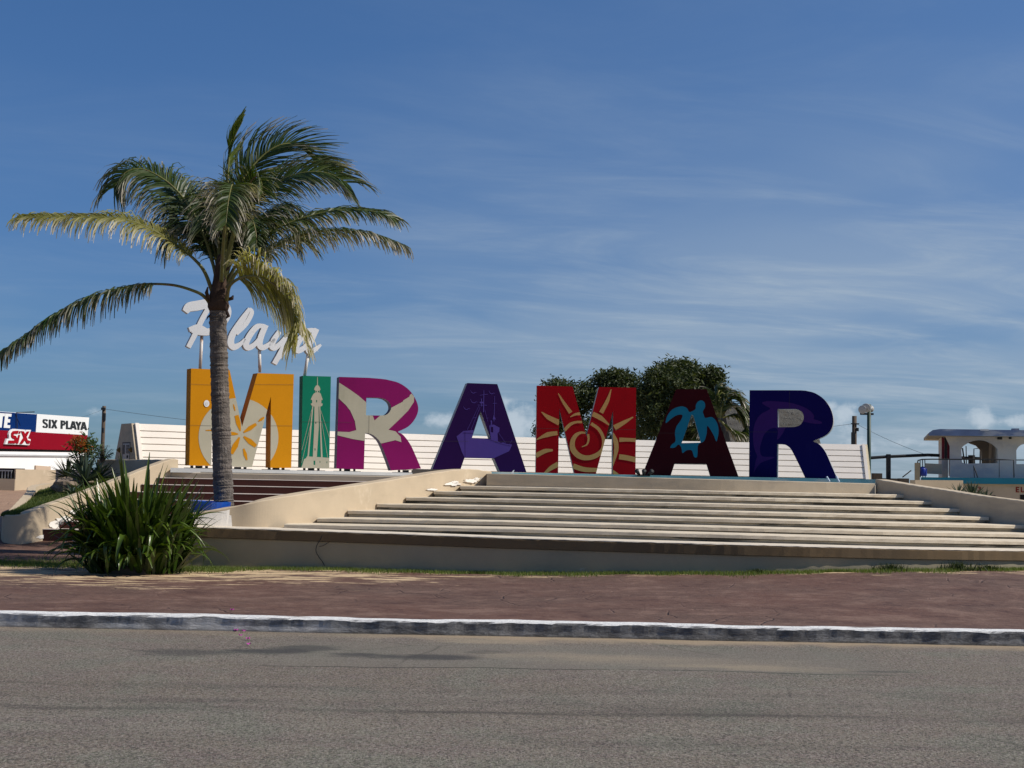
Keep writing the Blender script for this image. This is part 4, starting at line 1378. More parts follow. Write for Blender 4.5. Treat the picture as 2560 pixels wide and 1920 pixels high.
# red M with spiral sun
red = paint('red_letter_paint', (0.30, 0.0012, 0.005))
tan = paint('tan_sun_paint', (0.50, 0.26, 0.09))
oM = z3([(1010, 290), (1318, 298), (1438, 732), (1545, 303), (1868, 308), (1862, 1060), (1665, 1058), (1668, 505), (1520, 1052), (1335, 1050), (1204, 485), (1193, 1048), (1000, 1042)])
sn = [stroke(z3(p), w) for p, w in (([(1195, 358), (1240, 435), (1302, 525)], (2, 7, 10)), ([(1050, 518), (1110, 565), (1205, 612)], (2, 11, 14)), ([(1005, 758), (1100, 715), (1188, 700)], (2, 12, 10)), ([(1000, 896), (1080, 856), (1148, 848)], (12, 11, 5)),
                                  ([(1075, 1050), (1130, 1005), (1195, 968)], (5, 11, 13)), ([(1652, 322), (1620, 420), (1565, 525)], (2, 9, 11)), ([(1842, 562), (1760, 610), (1680, 655)], (3, 10, 14)), ([(1722, 758), (1790, 758), (1866, 762)], (11, 9, 9)),
                                  ([(1720, 905), (1790, 915), (1866, 932)], (13, 13, 13)), ([(1322, 985), (1420, 1015), (1532, 1020)], (13, 12, 10)), ([(1668, 700), (1690, 770), (1695, 850), (1664, 985)], (3, 12, 11, 3)), ([(1298, 562), (1340, 540), (1384, 532)], (2, 6, 8)),
                                  ([(1492, 535), (1560, 570), (1640, 635)], (12, 12, 3)), ([(1662, 1030), (1690, 1050), (1720, 1075)], (8, 8, 8)),
                                  ([(1248, 678), (1295, 628), (1345, 607), (1400, 605)], (8, 8, 6, 6)),
                                  ([(1478, 618), (1545, 668), (1585, 750), (1578, 840), (1520, 895), (1440, 915), (1370, 895), (1322, 840), (1318, 775), (1345, 722), (1390, 697), (1428, 700)], (8, 8, 8, 10, 12, 12, 14, 14, 12, 10, 6, 4)),
                                  ([(1452, 710), (1456, 760), (1440, 800), (1398, 820)], (6, 5, 4, 2)))]
letter('M2', 'red letter M with a tan spiral sun emblem', (1465, 1184, 33.0), 1.5, oM, [], red, greyside, [('sun_ray', tan, sn[:15], .004, ()), ('spiral_emblem', tan, sn[15:], .0075, ())])

# dark maroon A with turtle
mar = paint('maroon_letter_paint', (0.036, 0.0015, 0.004))
teal = paint('teal_turtle_paint', (0.010, 0.150, 0.235))
oA2 = z4([(450, 322), (715, 320), (992, 1083), (748, 1082), (713, 968), (437, 965), (402, 1070), (155, 1066)])
hA2 = z4([(583, 543), (598, 545), (664, 783), (498, 787)])
tu = smooth_poly(z4([(360, 605), (375, 550), (420, 495), (490, 470), (540, 482), (562, 516), (590, 512), (618, 492), (620, 460), (640, 428), (672, 418), (698, 440), (700, 478), (682, 512), (690, 545), (704, 570), (760, 562), (803, 610), (818, 680), (808, 745), (797, 772), (775, 720), (740, 660), (718, 640), (715, 700), (692, 770), (642, 800), (636, 870), (630, 908), (605, 905), (585, 850), (540, 850), (505, 874), (495, 825), (470, 800), (440, 825), (400, 828), (412, 800), (445, 770), (440, 700), (455, 640), (490, 592), (505, 545), (460, 545), (410, 575), (368, 612)]), 3)
letter('A2', 'maroon letter A with a teal sea turtle emblem', (1729, 1189, 33.0), -7, oA2, [hA2], mar, greyside, [('turtle_emblem', teal, [tu], .004, ())])

# navy R with dolphin
nav = paint('navy_letter_paint', (0.0045, 0.0018, 0.066))
dol = paint('violet_dolphin_paint', (0.038, 0.010, 0.105))
oR2 = z4([(1085, 330), (1400, 330), (1530, 331)] + catmull([(1570, 334), (1650, 355), (1730, 410), (1785, 490), (1808, 580), (1795, 660), (1740, 722), (1632, 770)], 4) + catmull([(1636, 774), (1690, 800), (1740, 862), (1780, 950), (1845, 1100)], 3) + [(1570, 1097)] + catmull([(1510, 970), (1450, 852), (1420, 817), (1380, 798), (1325, 795)], 3) + [(1322, 1088), (1080, 1085)])
hR2 = z4([(1327, 493), (1480, 493)] + catmull([(1510, 500), (1540, 520), (1553, 560), (1545, 600), (1515, 635), (1470, 648)], 3) + [(1327, 650)])
do = smooth_poly(z4([(1192, 440), (1240, 425), (1340, 428), (1440, 440), (1540, 470), (1610, 510), (1642, 550), (1642, 580), (1690, 595), (1712, 610), (1690, 622), (1610, 615), (1550, 605), (1480, 640), (1400, 655), (1380, 690), (1345, 740), (1322, 757), (1330, 700), (1320, 660), (1270, 662), (1220, 700), (1190, 770), (1175, 840), (1195, 900), (1290, 905), (1295, 915), (1230, 940), (1180, 960), (1140, 1010), (1120, 1045), (1140, 930), (1150, 900), (1125, 830), (1115, 730), (1130, 620), (1180, 540), (1262, 492), (1232, 470)]), 3)
letter('R2', 'navy blue letter R with a violet dolphin emblem, rightmost of the letters', (1980, 1196, 32.85), -17, oR2, [hR2], nav, greyside, [('dolphin_emblem', dol, [do], .004, ())])

# ------------------------------------------------------------------ white script sign on poles above M and I
sp = Plane(620, 850, 30.6, R(26))
sc = thing('script_sign', 'white cut-out script sign reading Playa on rusty poles above the yellow M', 'sign', tuple(P(600, 930, 30.4)))
strokes = {
    'P': [([(115, 205), (150, 165), (230, 150), (330, 130), (420, 125), (475, 170), (480, 235), (440, 300), (340, 372), (250, 378), (170, 368)], (16, 24, 25, 23, 20, 18, 17, 16, 17, 18, 10)),
          ([(330, 150), (262, 270), (205, 390), (142, 512)], (13, 13, 13, 12)), ([(150, 360), (230, 338), (320, 385)], (12, 14, 12))],
    'l': [([(672, 175), (610, 270), (530, 390), (508, 470), (535, 510), (590, 485), (632, 440)], (8, 15, 16, 17, 16, 11, 6)), ([(672, 175), (690, 215), (640, 310), (560, 400)], (7, 11, 12, 7))],
    'a': [([(800, 325), (735, 335), (672, 410), (640, 485), (662, 515), (712, 490), (770, 420), (808, 340)], (8, 14, 15, 15, 15, 12, 10, 8)), ([(812, 318), (770, 420), (758, 490), (785, 515), (835, 490), (890, 440)], (14, 15, 15, 14, 11, 7))],
    'y': [([(930, 375), (880, 450), (866, 505), (895, 515), (945, 470), (1010, 395)], (12, 14, 15, 14, 11, 10)), ([(1050, 360), (990, 460), (930, 575), (885, 655)], (12, 13, 13, 13)), ([(890, 645), (950, 580), (1000, 525), (1060, 470), (1090, 430)], (8, 8, 8, 8, 6))],
    'a2': [([(1245, 362), (1170, 375), (1105, 445), (1072, 515), (1095, 540), (1150, 510), (1205, 440), (1245, 375)], (9, 14, 15, 15, 15, 12, 10, 8)), ([(1252, 352), (1210, 440), (1178, 520), (1198, 552), (1245, 525), (1288, 490)], (13, 15, 15, 14, 11, 6))],
}
for i, (k, sts) in enumerate(strokes.items()):
    polys = [stroke(z2(p), w) for p, w in sts]
    # union outline: tessellate together, wall the outline edges
    vs, fs = tessellate(polys, lambda c: any(inpoly(c, q) for q in polys))
    mb = MB()
    off = 0.0
    fr = [sp(x, y, off) for x, y in vs]
    bk = [p - sp.n * .16 for p in fr]
    ff, cnt = [], {}
    for f in fs:
        a, b, c = (fr[j] for j in f[:3])
        if (b - a).cross(c - a).dot(sp.n) < 0:
            f = f[::-1]
        ff.append(f)
        for q in range(len(f)):
            e = (f[q], f[(q + 1) % len(f)])
            cnt[e] = 1
    mb.add(fr, ff, 0)
    mb.add(bk, [f[::-1] for f in ff], 1)
    n = len(fr)
    mb.add(fr + bk, [(a, n + a, n + b, b) for (a, b) in cnt if (b, a) not in cnt], 1)
    mb.build('letter_shape', [M['scriptwhite'], M['scriptside']], sc)
for (xa, ya), (xb, yb) in (((250, 695), (266, 395)), ((768, 728), (763, 520)), ((1155, 758), (1188, 545))):
    a, b = z2([(xa, ya), (xb, yb)])
    mb = MB()
    mb.tube([sp(*a, -.08), sp(*b, -.08)], 0.036, 10)
    mb.build('pole', M['rustwhite'], sc, smooth=True)

# small things on the ledge
fl = thing('floodlight', 'cluster of small dark floodlights on the ledge left of the maroon A', 'floodlight', tuple(P(1609, 1192, 31.9)))
b0 = P(1609, 1190, 31.9)
for k, dx in enumerate((-.10, 0.0, .11)):
    mb = MB()
    c = Vector((b0.x + dx, b0.y, b0.z + .07))
    mb.tube([c + Vector((0, .03, -.04)), c + Vector((dx * .5, -.05, .02)), c + Vector((dx * .7, -.09, .05))], [.03, .045, .055], 10)
    mb.build('lamp_head', M['darkmetal'], fl, smooth=True)
mb = MB()
mb.box((b0.x, b0.y, b0.z + .008), (.30, .10, .02))
mb.build('base_bar', M['darkmetal'], fl)
for k, (xa, ya, xb, yb, lb) in enumerate(((2067, 1192, 2074, 1204, 'small slanted pale blue bracket before the foot of the navy R, left of two'), (2091, 1191, 2098, 1205, 'small slanted pale blue bracket before the foot of the navy R, right of two'))):
    mb = MB()
    mb.tube([P(xa, ya, 31.2), P(xb, yb, 31.1)], .022, 6)
    tag(mb.build('bracket', paint('pale_blue_bracket', (.42, .52, .62))), lb, 'bracket', 'slanted brackets on the ledge')
mb = MB()
a = P(1280, 1184, 31.5)
mb.add([a + Vector((-.03, 0, 0)), a + Vector((.03, 0, 0)), a + Vector((.055, .02, .085)), a + Vector((.03, .02, .08)), a + Vector((-.03, .03, 0)), a + Vector((.03, .03, 0))], [(0, 1, 2, 3), (4, 3, 2, 5), (0, 3, 4), (1, 5, 2)])
tag(mb.build('broken_fitting', M['sign_white']), 'small broken white fitting sticking up before the violet A', 'fitting')
# dark planter edge at the head of the left parapet
mb = MB()
q0, q1 = P(1032, 1192, 29.9), P(1170, 1192, 30.2)
mb.box(((q0.x + q1.x) / 2 - .02, 30.2, 1.875), (q1.x - q0.x, .5, .155), .03)
tag(mb.build('low_block', surf('dark_brown_block', (0.17, 0.145, 0.12), .15, 2, .9, .4, 40)), 'dark low block beside the head of the left parapet, in front of the violet A', 'block')


# ------------------------------------------------------------------ coconut palm
DP = 25.2


def z6(x, y):
    return (x * .4702, 280 + y * .4702)


def pp(x, y, d=0.0):
    return P(*z6(x, y), DP + d)


palm = thing('palm_tree', 'windblown coconut palm with a ringed grey trunk in front of the yellow M', 'palm tree', tuple(P(561, 1268, DP)))
tr = catmull([tuple(P(x, y, DP)) for x, y in ((563, 1310), (560, 1262), (556, 1180), (553, 1080), (550, 980), (547, 880), (545, 800), (545, 768))], 26)
rad = []
pts = []
n = len(tr)
for i, p in enumerate(tr):
    t = i / (n - 1)
    r = (0.186 - .035 * t) + (0.02 if t < .08 else 0) * (1 - t / .08 if t < .08 else 0)
    saw = ((i * .31 + .8 * math.sin(i * .9)) % 1.0)
    r += 0.018 * (1 - saw) * (0.4 + .9 * rnd.random()) - .007
    rad.append(r)
    pts.append((p[0] + rnd.uniform(-.004, .004), p[1], p[2]))
mb = MB()
mb.tube(pts, rad, 20)
mb.build('trunk', M['trunk'], palm, smooth=False)
# fibrous neck with old leaf bases
mb = MB()
mb.tube([pp(1163, 1060), pp(1162, 1035), pp(1160, 1000), pp(1163, 950), pp(1168, 900), pp(1172, 830), pp(1176, 760)], [.165, .20, .185, .15, .125, .105, .06], 14)
mb.build('crown_shaft', M['fibre'], palm, smooth=True)
for a, b, c, w in (((1115, 1010), (1098, 960), (1105, 930), .03), ((1205, 1000), (1235, 990), (1240, 975), .03), ((1190, 850), (1212, 830), (1220, 826), .025), ((1205, 1060), (1214, 1085), (1200, 1098), .03), ((1120, 1075), (1105, 1090), (1098, 1105), .012)):
    mb = MB()
    mb.tube([pp(*a, -.12), pp(*b, -.16), pp(*c, -.16)], [w, w * 1.2, w * .4], 6)
    mb.build('old_leaf_base', M['fibre'], palm, smooth=True)


def frond(pts, start, L, nleaf, droop=.35, wind=(0, 0, 0), dry=.25, parent=None, mat=None, hue=.4, w=.030, r0=.042, fold=0.0, up=0.15, prof=None, seed=0, rmat=None, side_l=1.0, side_r=1.0, fwd=.55, phi=0.0):
    rr = random.Random(seed + 100)
    L *= 1.30
    nleaf = int(nleaf * 1.4)
    rc = [Vector(p) for p in catmull(pts, 14)]
    acc = [0.0]
    for a, b in zip(rc[:-1], rc[1:]):
        acc.append(acc[-1] + (b - a).length)
    tot = acc[-1]

    def at(s):
        s *= tot
        for i in range(len(rc) - 1):
            if acc[i + 1] >= s:
                f = (s - acc[i]) / max(acc[i + 1] - acc[i], 1e-6)
                return rc[i].lerp(rc[i + 1], f), (rc[i + 1] - rc[i]).normalized()
        return rc[-1], (rc[-1] - rc[-2]).normalized()
    mb = MB()
    W = Vector(wind)
    for k in range(nleaf):
        s = start + (1 - start) * ((k + rr.random() * .7) / nleaf)
        p, t = at(s)
        u = (s - start) / (1 - start)
        ll = L * (min(1, .55 + u * 2.2) * (1 - .40 * max(0, u - .35) / .65)) if prof is None else L * prof(u)
        sd = t.cross(Vector((0, 0, 1)))
        if sd.length < .15:
            sd = Vector((1, 0, 0))
        sd.normalize()
        nn = sd.cross(t).normalized()
        if nn.z < 0:
            nn = -nn
        if phi:
            sd, nn = sd * math.cos(phi) + nn * math.sin(phi), nn * math.cos(phi) - sd * math.sin(phi)
        for sg in (-1, 1):
            kl = side_r if sg > 0 else side_l
            if kl <= 0 or rr.random() < .04:
                continue
            l = ll * kl * rr.uniform(.75, 1.12)
            d = (t * (fwd + rr.uniform(-.12, .12) + .35 * u) + sd * sg * (.85 - .6 * fold) + nn * (up + .7 * fold + rr.uniform(-.1, .1))).normalized()
            q = p.copy()
            segs = 4
            path = [q.copy()]
            dirs = [d.copy()]
            dr = droop * rr.uniform(.6, 1.5)
            for j in range(segs):
                q = q + d * (l / segs)
                path.append(q.copy())
                d = (d + Vector((0, 0, -1)) * dr * (.5 + j * .35) + W * (.5 + .3 * j) + Vector((rr.uniform(-.07, .07), rr.uniform(-.07, .07), rr.uniform(-.05, .05)))).normalized()
                dirs.append(d.copy())
            tw = t + Vector((rr.uniform(-.55, .55), rr.uniform(-.55, .55), rr.uniform(-.55, .55)))
            vs, tips = [], []
            dryk = max(0.0, rr.gauss(dry * 1.25, .28))
            cut = rr.random() < .35
            for j, (q, dd) in enumerate(zip(path, dirs)):
                ax = tw - dd * tw.dot(dd)
                if ax.length < .05:
                    ax = Vector((1, 0, 0))
                ax.normalize()
                ww = w * (.75, 1.0, .85, .6, .16 if not cut else .4)[j] * .5
                vs += [q - ax * ww, q + ax * ww]
                tp = min(1, dryk * (0, .05, .22, .9, 2.6)[j])
                tips += [tp, tp]
            hv = min(1, max(0, rr.gauss(hue, .18)))
            mb.add(vs, [(2 * j, 2 * j + 1, 2 * j + 3, 2 * j + 2) for j in range(segs)], 0, tips, [hv] * len(vs))
    fo = mb.build('frond', mat or M['palm'], parent)
    rb = MB()
    m = len(rc)
    rb.tube(rc, [r0 * (1 - .86 * (i / (m - 1)) ** .7) for i in range(m)], 6)
    rb.build('rib', rmat or M['rachis'], fo, smooth=True)
    return fo


# the photographed fronds, each with its own sweep
frond([pp(1120, 1025), pp(1095, 990, -.1), pp(1040, 955, -.2), pp(900, 918, -.4), pp(700, 925, -.6), pp(450, 1000, -.7), pp(250, 1110, -.8), pp(100, 1215, -.9), pp(-5, 1292, -.9)], .26, .60, 100, .95, (.06, 0, 0), .18, palm, hue=.25, seed=1, up=.05, fwd=.35)
frond([pp(1132, 965), pp(1090, 855, -.1), pp(1040, 790, -.15), pp(950, 715, -.2), pp(800, 622, -.35), pp(650, 568, -.5), pp(520, 560, -.6), pp(400, 560, -.7), pp(230, 555, -.8), pp(105, 560, -.8)], .20, .62, 110, .60, (.10, 0, -.05), .42, palm, mat=M['oldpalm_sunlit'], hue=.45, seed=2, phi=.5, fwd=.4)
frond([pp(1160, 930), pp(1120, 760, .2), pp(1060, 600, .3), pp(980, 465, .35), pp(880, 365, .4), pp(760, 305, .4), pp(670, 320, .3), pp(605, 405, .2)], .28, .85, 120, .66, (.10, 0, -.04), .26, palm, hue=.28, seed=3, phi=.8, up=0.0)
frond([pp(1178, 900, -.2), pp(1188, 700, -.7), pp(1205, 520, -1.1), pp(1235, 410, -1.5), pp(1232, 392, -2.0), pp(1215, 470, -2.5), pp(1200, 600, -2.75)], .30, .62, 86, .55, (.03, 0, 0), .42, palm, hue=.35, seed=4)
frond([pp(1185, 850, .1), pp(1207, 600, .15), pp(1210, 420, .2), pp(1217, 250, .2), pp(1245, 140, .2), pp(1288, 50, .2)], .66, .40, 60, .0, (.30, 0, .06), .05, palm, mat=M['youngpalm'], hue=.35, seed=5, fold=.9, fwd=1.6, side_l=.55)
frond([pp(1188, 880, .2), pp(1215, 600, .5), pp(1270, 400, .7), pp(1370, 260, .9), pp(1480, 180, 1.0), pp(1580, 175, 1.1), pp(1680, 235, 1.1), pp(1735, 300, 1.1)], .26, .90, 110, .16, (.40, 0, .05), .08, palm, hue=.25, seed=6, fold=.1, fwd=.9, phi=-.9)
frond([pp(1192, 890, 0), pp(1255, 620, -.3), pp(1350, 470, -.4), pp(1480, 370, -.5), pp(1620, 322, -.6), pp(1740, 325, -.6), pp(1845, 375, -.6)], .24, .92, 110, .40, (.24, 0, -.02), .16, palm, hue=.42, seed=7, fwd=.75, phi=-.8)
frond([pp(1186, 870, -.1), pp(1250, 600, -.5), pp(1300, 440, -.8), pp(1350, 350, -1.0), pp(1385, 360, -1.2), pp(1400, 430, -1.4)], .35, .55, 50, .45, (.12, 0, 0), .12, palm, hue=.5, seed=8, fold=.5)
frond([pp(1200, 915, .1), pp(1270, 790, .2), pp(1360, 690, .3), pp(1500, 605, .4), pp(1700, 540, .55), pp(1850, 520, .6), pp(2000, 532, .6), pp(2085, 565, .6)], .22, .60, 104, .60, (.16, 0, 0), .22, palm, hue=.40, seed=9, phi=-.4)
frond([pp(1208, 935, -.1), pp(1260, 850, -.25), pp(1340, 780, -.35), pp(1500, 700, -.5), pp(1650, 645, -.7), pp(1800, 630, -.8), pp(1950, 645, -.8), pp(2080, 685, -.8), pp(2145, 712, -.8)], .18, .55, 100, .75, (.10, 0, 0), .42, palm, hue=.45, seed=10)
frond([pp(1205, 1000, -.15), pp(1222, 925, -.35), pp(1280, 882, -.7), pp(1360, 872, -1.1), pp(1450, 910, -1.4), pp(1530, 985, -1.6), pp(1570, 1080, -1.7), pp(1582, 1170, -1.7)], .24, .86, 150, .46, (-.03, 0, -.03), .42, palm, mat=M['oldpalm_sunlit'], hue=.70, seed=11, phi=.95, fwd=.5, up=.0)
frond([pp(1184, 890, .4), pp(1290, 690, .6), pp(1400, 560, .8), pp(1500, 520, .9), pp(1600, 560, .9)], .2, .85, 76, .55, (.18, 0, 0), .10, palm, hue=.15, seed=12)
frond([pp(1160, 890, .4), pp(1100, 730, .5), pp(1030, 640, .8), pp(960, 620, .9), pp(900, 690, .9)], .2, .80, 70, .55, (.10, 0, 0), .10, palm, hue=.15, seed=13)
frond([pp(1172, 890, .1), pp(1160, 700, .2), pp(1140, 560, .2), pp(1110, 470, .1), pp(1090, 520, -.2), pp(1085, 620, -.3)], .3, .62, 66, .55, (.03, 0, 0), .3, palm, hue=.2, seed=14)
frond([pp(1180, 890, .3), pp(1215, 720, .5), pp(1265, 600, .5), pp(1330, 560, .3), pp(1360, 640, .1), pp(1365, 720, 0)], .3, .66, 66, .55, (.05, 0, 0), .2, palm, hue=.15, seed=15)

frond([pp(1176, 890, .2), pp(1200, 720, .5), pp(1215, 600, .8), pp(1240, 540, .9), pp(1260, 600, 1.0)], .2, .8, 70, .5, (.1, 0, 0), .1, palm, hue=.1, seed=16)
frond([pp(1168, 890, .2), pp(1130, 690, .5), pp(1080, 540, .7), pp(1020, 450, .8), pp(960, 470, .9), pp(930, 560, .9)], .22, .8, 80, .5, (.1, 0, 0), .15, palm, hue=.15, seed=17, phi=.5)
frond([pp(1195, 900, .2), pp(1250, 740, .5), pp(1330, 620, .7), pp(1430, 570, .8), pp(1530, 600, .9), pp(1600, 690, .9)], .2, .75, 80, .5, (.16, 0, 0), .12, palm, hue=.15, seed=18, phi=-.5)

# blue tub in front of the trunk
tub = thing('tub', 'round blue topped tub in front of the palm trunk', 'tub', tuple(P(527, 1300, 24.75)))
c = P(527, 1258, 24.75)
mb = MB()
mb.tube([(c.x, c.y, .9), (c.x, c.y, c.z - .125)], [.30, .335], 24)
mb.build('tub_base', M['greytub'], tub, smooth=True)
mb = MB()
a0 = 24
vs = []
for z, r in ((c.z - .124, .340), (c.z + .035, .362), (c.z + .035, .325), (c.z - .10, .305)):
    for k in range(a0):
        th = 2 * math.pi * k / a0
        vs.append((c.x + r * math.cos(th), c.y + r * math.sin(th), z - (.012 * math.cos(th) if z > c.z - .05 else 0)))
mb.add(vs, [(i * a0 + k, i * a0 + (k + 1) % a0, (i + 1) * a0 + (k + 1) % a0, (i + 1) * a0 + k) for i in range(3) for k in range(a0)] + [tuple(range(3 * a0, 4 * a0))])
mb.build('blue_band', M['bluetub'], tub, smooth=False)

# ------------------------------------------------------------------ strap-leaved bush in front of the wall


def strap_mesh(name, L, w, arch, lift, fold, seed):
    rr = random.Random(seed)
    n = 11
    vs, tip, hue = [], [], []
    x = z = 0.0
    ang = lift
    kink = rr.random() < .30
    h0 = rr.random()
    for i in range(n + 1):
        t = i / n
        ww = w * min(1, .40 + 2.2 * t) * (1 - 1.75 * max(0, t - .5) ** 1.25 * 1.25)
        ww = max(ww, .004)
        keel = -ww * .28
        sx, sz = -math.sin(ang), math.cos(ang)
        vs += [(x - sx * 0, -ww / 2, z), (x + sx * keel, 0, z + sz * keel), (x, ww / 2, z)]
        tp = max(0, (t - .8) * 3) if rr.random() < .5 else 0
        tip += [tp] * 3
        hue += [h0 * .7 + .3 * t] * 3
        x += math.cos(ang) * L / n
        z += math.sin(ang) * L / n
        ang -= arch / n * (0.4 + 1.2 * t)
        if kink and abs(t - .55) < .05:
            ang -= 1.2
    mb = MB()
    mb.add(vs, [(3 * i + a, 3 * i + 3 + a, 3 * i + 4 + a, 3 * i + 1 + a) for i in range(n) for a in (0, 1)], 0, tip, hue)
    me_o = mb.build(name, M['strap'], None, smooth=True)
    return me_o


BB = Vector((-6.14, 22.5, pave_z(-6.4, 22.6)))
bush = thing('strap_leaf_bush', 'big bush of arching glossy green strap leaves at the left end of the front wall', 'bush', tuple(BB))
meshes = []
for k in range(26):
    lift = R(90 - 40 * (k / 25) ** 1.3)
    L = (1.66 - .52 * (k / 25)) * rnd.uniform(.86, 1.06)
    o = strap_mesh('leaf', L, rnd.uniform(.08, .125), R(rnd.uniform(8, 45) + 125 * (k / 25) ** 1.1), lift, .2, k)
    meshes.append(o.data)
    bpy.data.objects.remove(o)
cnt = 0
for k in range(292):
    f = (k + .5) / 292
    mi = min(25, max(0, int(f * 26 + rnd.gauss(0, 2.0))))
    az = k * 2.39996 + rnd.uniform(-.5, .5)
    rr_ = .12 + .42 * rnd.random() ** .6 * (.55 + .45 * f)
    o = bpy.data.objects.new('leaf', meshes[mi])
    COL.objects.link(o)
    sx = rnd.uniform(.78, 1.12)
    o.location = (BB.x + rr_ * math.cos(az) * 1.15, BB.y + rr_ * math.sin(az) * .9, BB.z + rnd.uniform(-.02, .15))
    o.rotation_euler = (rnd.uniform(-.25, .25), rnd.uniform(-.10, .10), az + rnd.uniform(-.5, .5))
    o.scale = (sx, 1, sx)
    link(o, bush)
inner = MB()
for k in range(400):
    az = rnd.uniform(0, 6.28)
    tall = k > 150
    l = rnd.uniform(1.1, 1.62) if tall else rnd.uniform(.5, 1.1)
    el = R(rnd.uniform(62, 90)) if tall else R(rnd.uniform(35, 85))
    w_ = rnd.uniform(.065, .11)
    r_ = rnd.random() ** .6 * .58
    q_ = BB + Vector((r_ * 1.3 * math.cos(az), r_ * .8 * math.sin(az), 0))
    az += rnd.uniform(-.6, .6)
    sd_ = Vector((math.cos(az + 1.57 + rnd.uniform(-.7, .7)), math.sin(az + 1.57), 0)).normalized()
    vs, hv = [], []
    ar = rnd.uniform(.0, .9)
    h0 = rnd.uniform(.0, .6) if tall else .02  # short inner leaves coloured darkest: the shade inside the bush is painted in
    for u, ww in ((0, .5), (.3, 1), (.6, 1), (.82, .62), (1, .04)):
        vs += [q_ - sd_ * (w_ * ww / 2), q_ + sd_ * (w_ * ww / 2)]
        hv += [h0 * (.2 + .8 * u)] * 2  # darker towards the leaf base, part of the painted inner shade
        e2 = el - ar * u * u
        q_ = q_ + Vector((math.cos(az) * math.cos(e2), math.sin(az) * math.cos(e2), math.sin(e2))) * l * .26
    inner.add(vs, [(2 * a, 2 * a + 1, 2 * a + 3, 2 * a + 2) for a in range(4)], 0, None, hv)
inner.build('inner_leaves', M['strap'], bush, kind='stuff')
# the dark root crown
mb = MB()
mb.tube([(BB.x, BB.y, BB.z - .02), (BB.x, BB.y, BB.z + .18), (BB.x, BB.y, BB.z + .42)], [.55, .42, .12], 16)
mb.build('root_crown', M['bushsoil'], bush, smooth=True)

# ------------------------------------------------------------------ spiky plants in the planter


def rosette(name, label, cat, base, nl, L, w, mat, lo=10, hi=85, arch=20, hue=.4, seed=0, group=None, thick=.2, zs=1.0):
    rr = random.Random(seed)
    t = thing(name, label, cat, tuple(base), group)
    for k in range(nl):
        az = k * 2.39996 + rr.uniform(-.2, .2)
        el = R(hi - (hi - lo) * ((k + .5) / nl) ** .8)
        l = L * rr.uniform(.8, 1.1)
        vs, tip, hv = [], [], []
        x = z = 0
        ang = el
        n = 5
        for i in range(n + 1):
            u = i / n
            ww = w * (.7 + .6 * u if u < .5 else 2.0 * (1 - u) + .02)
            for sgn, kz in ((-1, 0), (0, -ww * thick * 2), (1, 0)):
                lx, lz = x - math.sin(ang) * kz, z + math.cos(ang) * kz
                vs.append((base[0] + lx * math.cos(az) - sgn * ww / 2 * math.sin(az), base[1] + lx * math.sin(az) + sgn * ww / 2 * math.cos(az), base[2] + lz * zs))
                tip.append(1.0 if u > .9 else 0)
                hv.append(min(1, max(0, hue + rr.uniform(-.25, .25))))
            x += math.cos(ang) * l / n
            z += math.sin(ang) * l / n
            ang -= R(arch) / n
        mb = MB()
        mb.add(vs, [(3 * i + a, 3 * i + 3 + a, 3 * i + 4 + a, 3 * i + 1 + a) for i in range(n) for a in (0, 1)], 0, tip, hv)
        mb.build('leaf', mat, t)
    return t


rosette('yucca', 'round spiky yucca over the brown rocks in the left planter', 'yucca', P(168, 1192, 30.4), 60, .50, .034, M['yucca'], -8, 88, 12, .4, 1)
rosette('agave', 'broad leaved blue grey agave in the middle of the left planter', 'agave', P(214, 1202, 29.6), 22, .68, .105, M['agave'], 15, 85, 10, .5, 2)
rosette('agave', 'smaller dark agave under the flowering shrub in the left planter', 'agave', P(203, 1176, 31.0), 26, .50, .06, M['agave'], 5, 88, 15, .2, 3)
rosette('agave', 'low agave by the shaded back wall of the left planter', 'agave', P(250, 1196, 29.8), 18, .55, .05, M['yucca'], 8, 70, 15, .2, 4)
rosette('agave', 'dark low spiky plant pressed against the top of the curved planter wall', 'agave', P(180, 1232, 28.2), 16, .34, .05, M['agave'], -5, 60, 15, .1, 5)


def leafy(mb, c, r, n, size, rr, hue, flat=0.6, squash=1.0, tipv=0.0):
    for _ in range(n):
        d = Vector((rr.gauss(0, 1), rr.gauss(0, 1), rr.gauss(0, 1) * squash))
        p = Vector(c) + d * (r * .5)
        a = Vector((rr.uniform(-1, 1), rr.uniform(-1, 1), rr.uniform(-1, 1) * flat)).normalized()
        b = a.cross(Vector((rr.uniform(-1, 1), rr.uniform(-1, 1), rr.uniform(-1, 1)))).normalized()
        s = size * rr.uniform(.6, 1.3)
        h = min(1, max(0, hue + rr.gauss(0, .18)))
        mb.add([p - a * s, p + b * s * .32, p + a * s, p - b * s * .32], [(0, 1, 2, 3)], 0, None, [h] * 4)


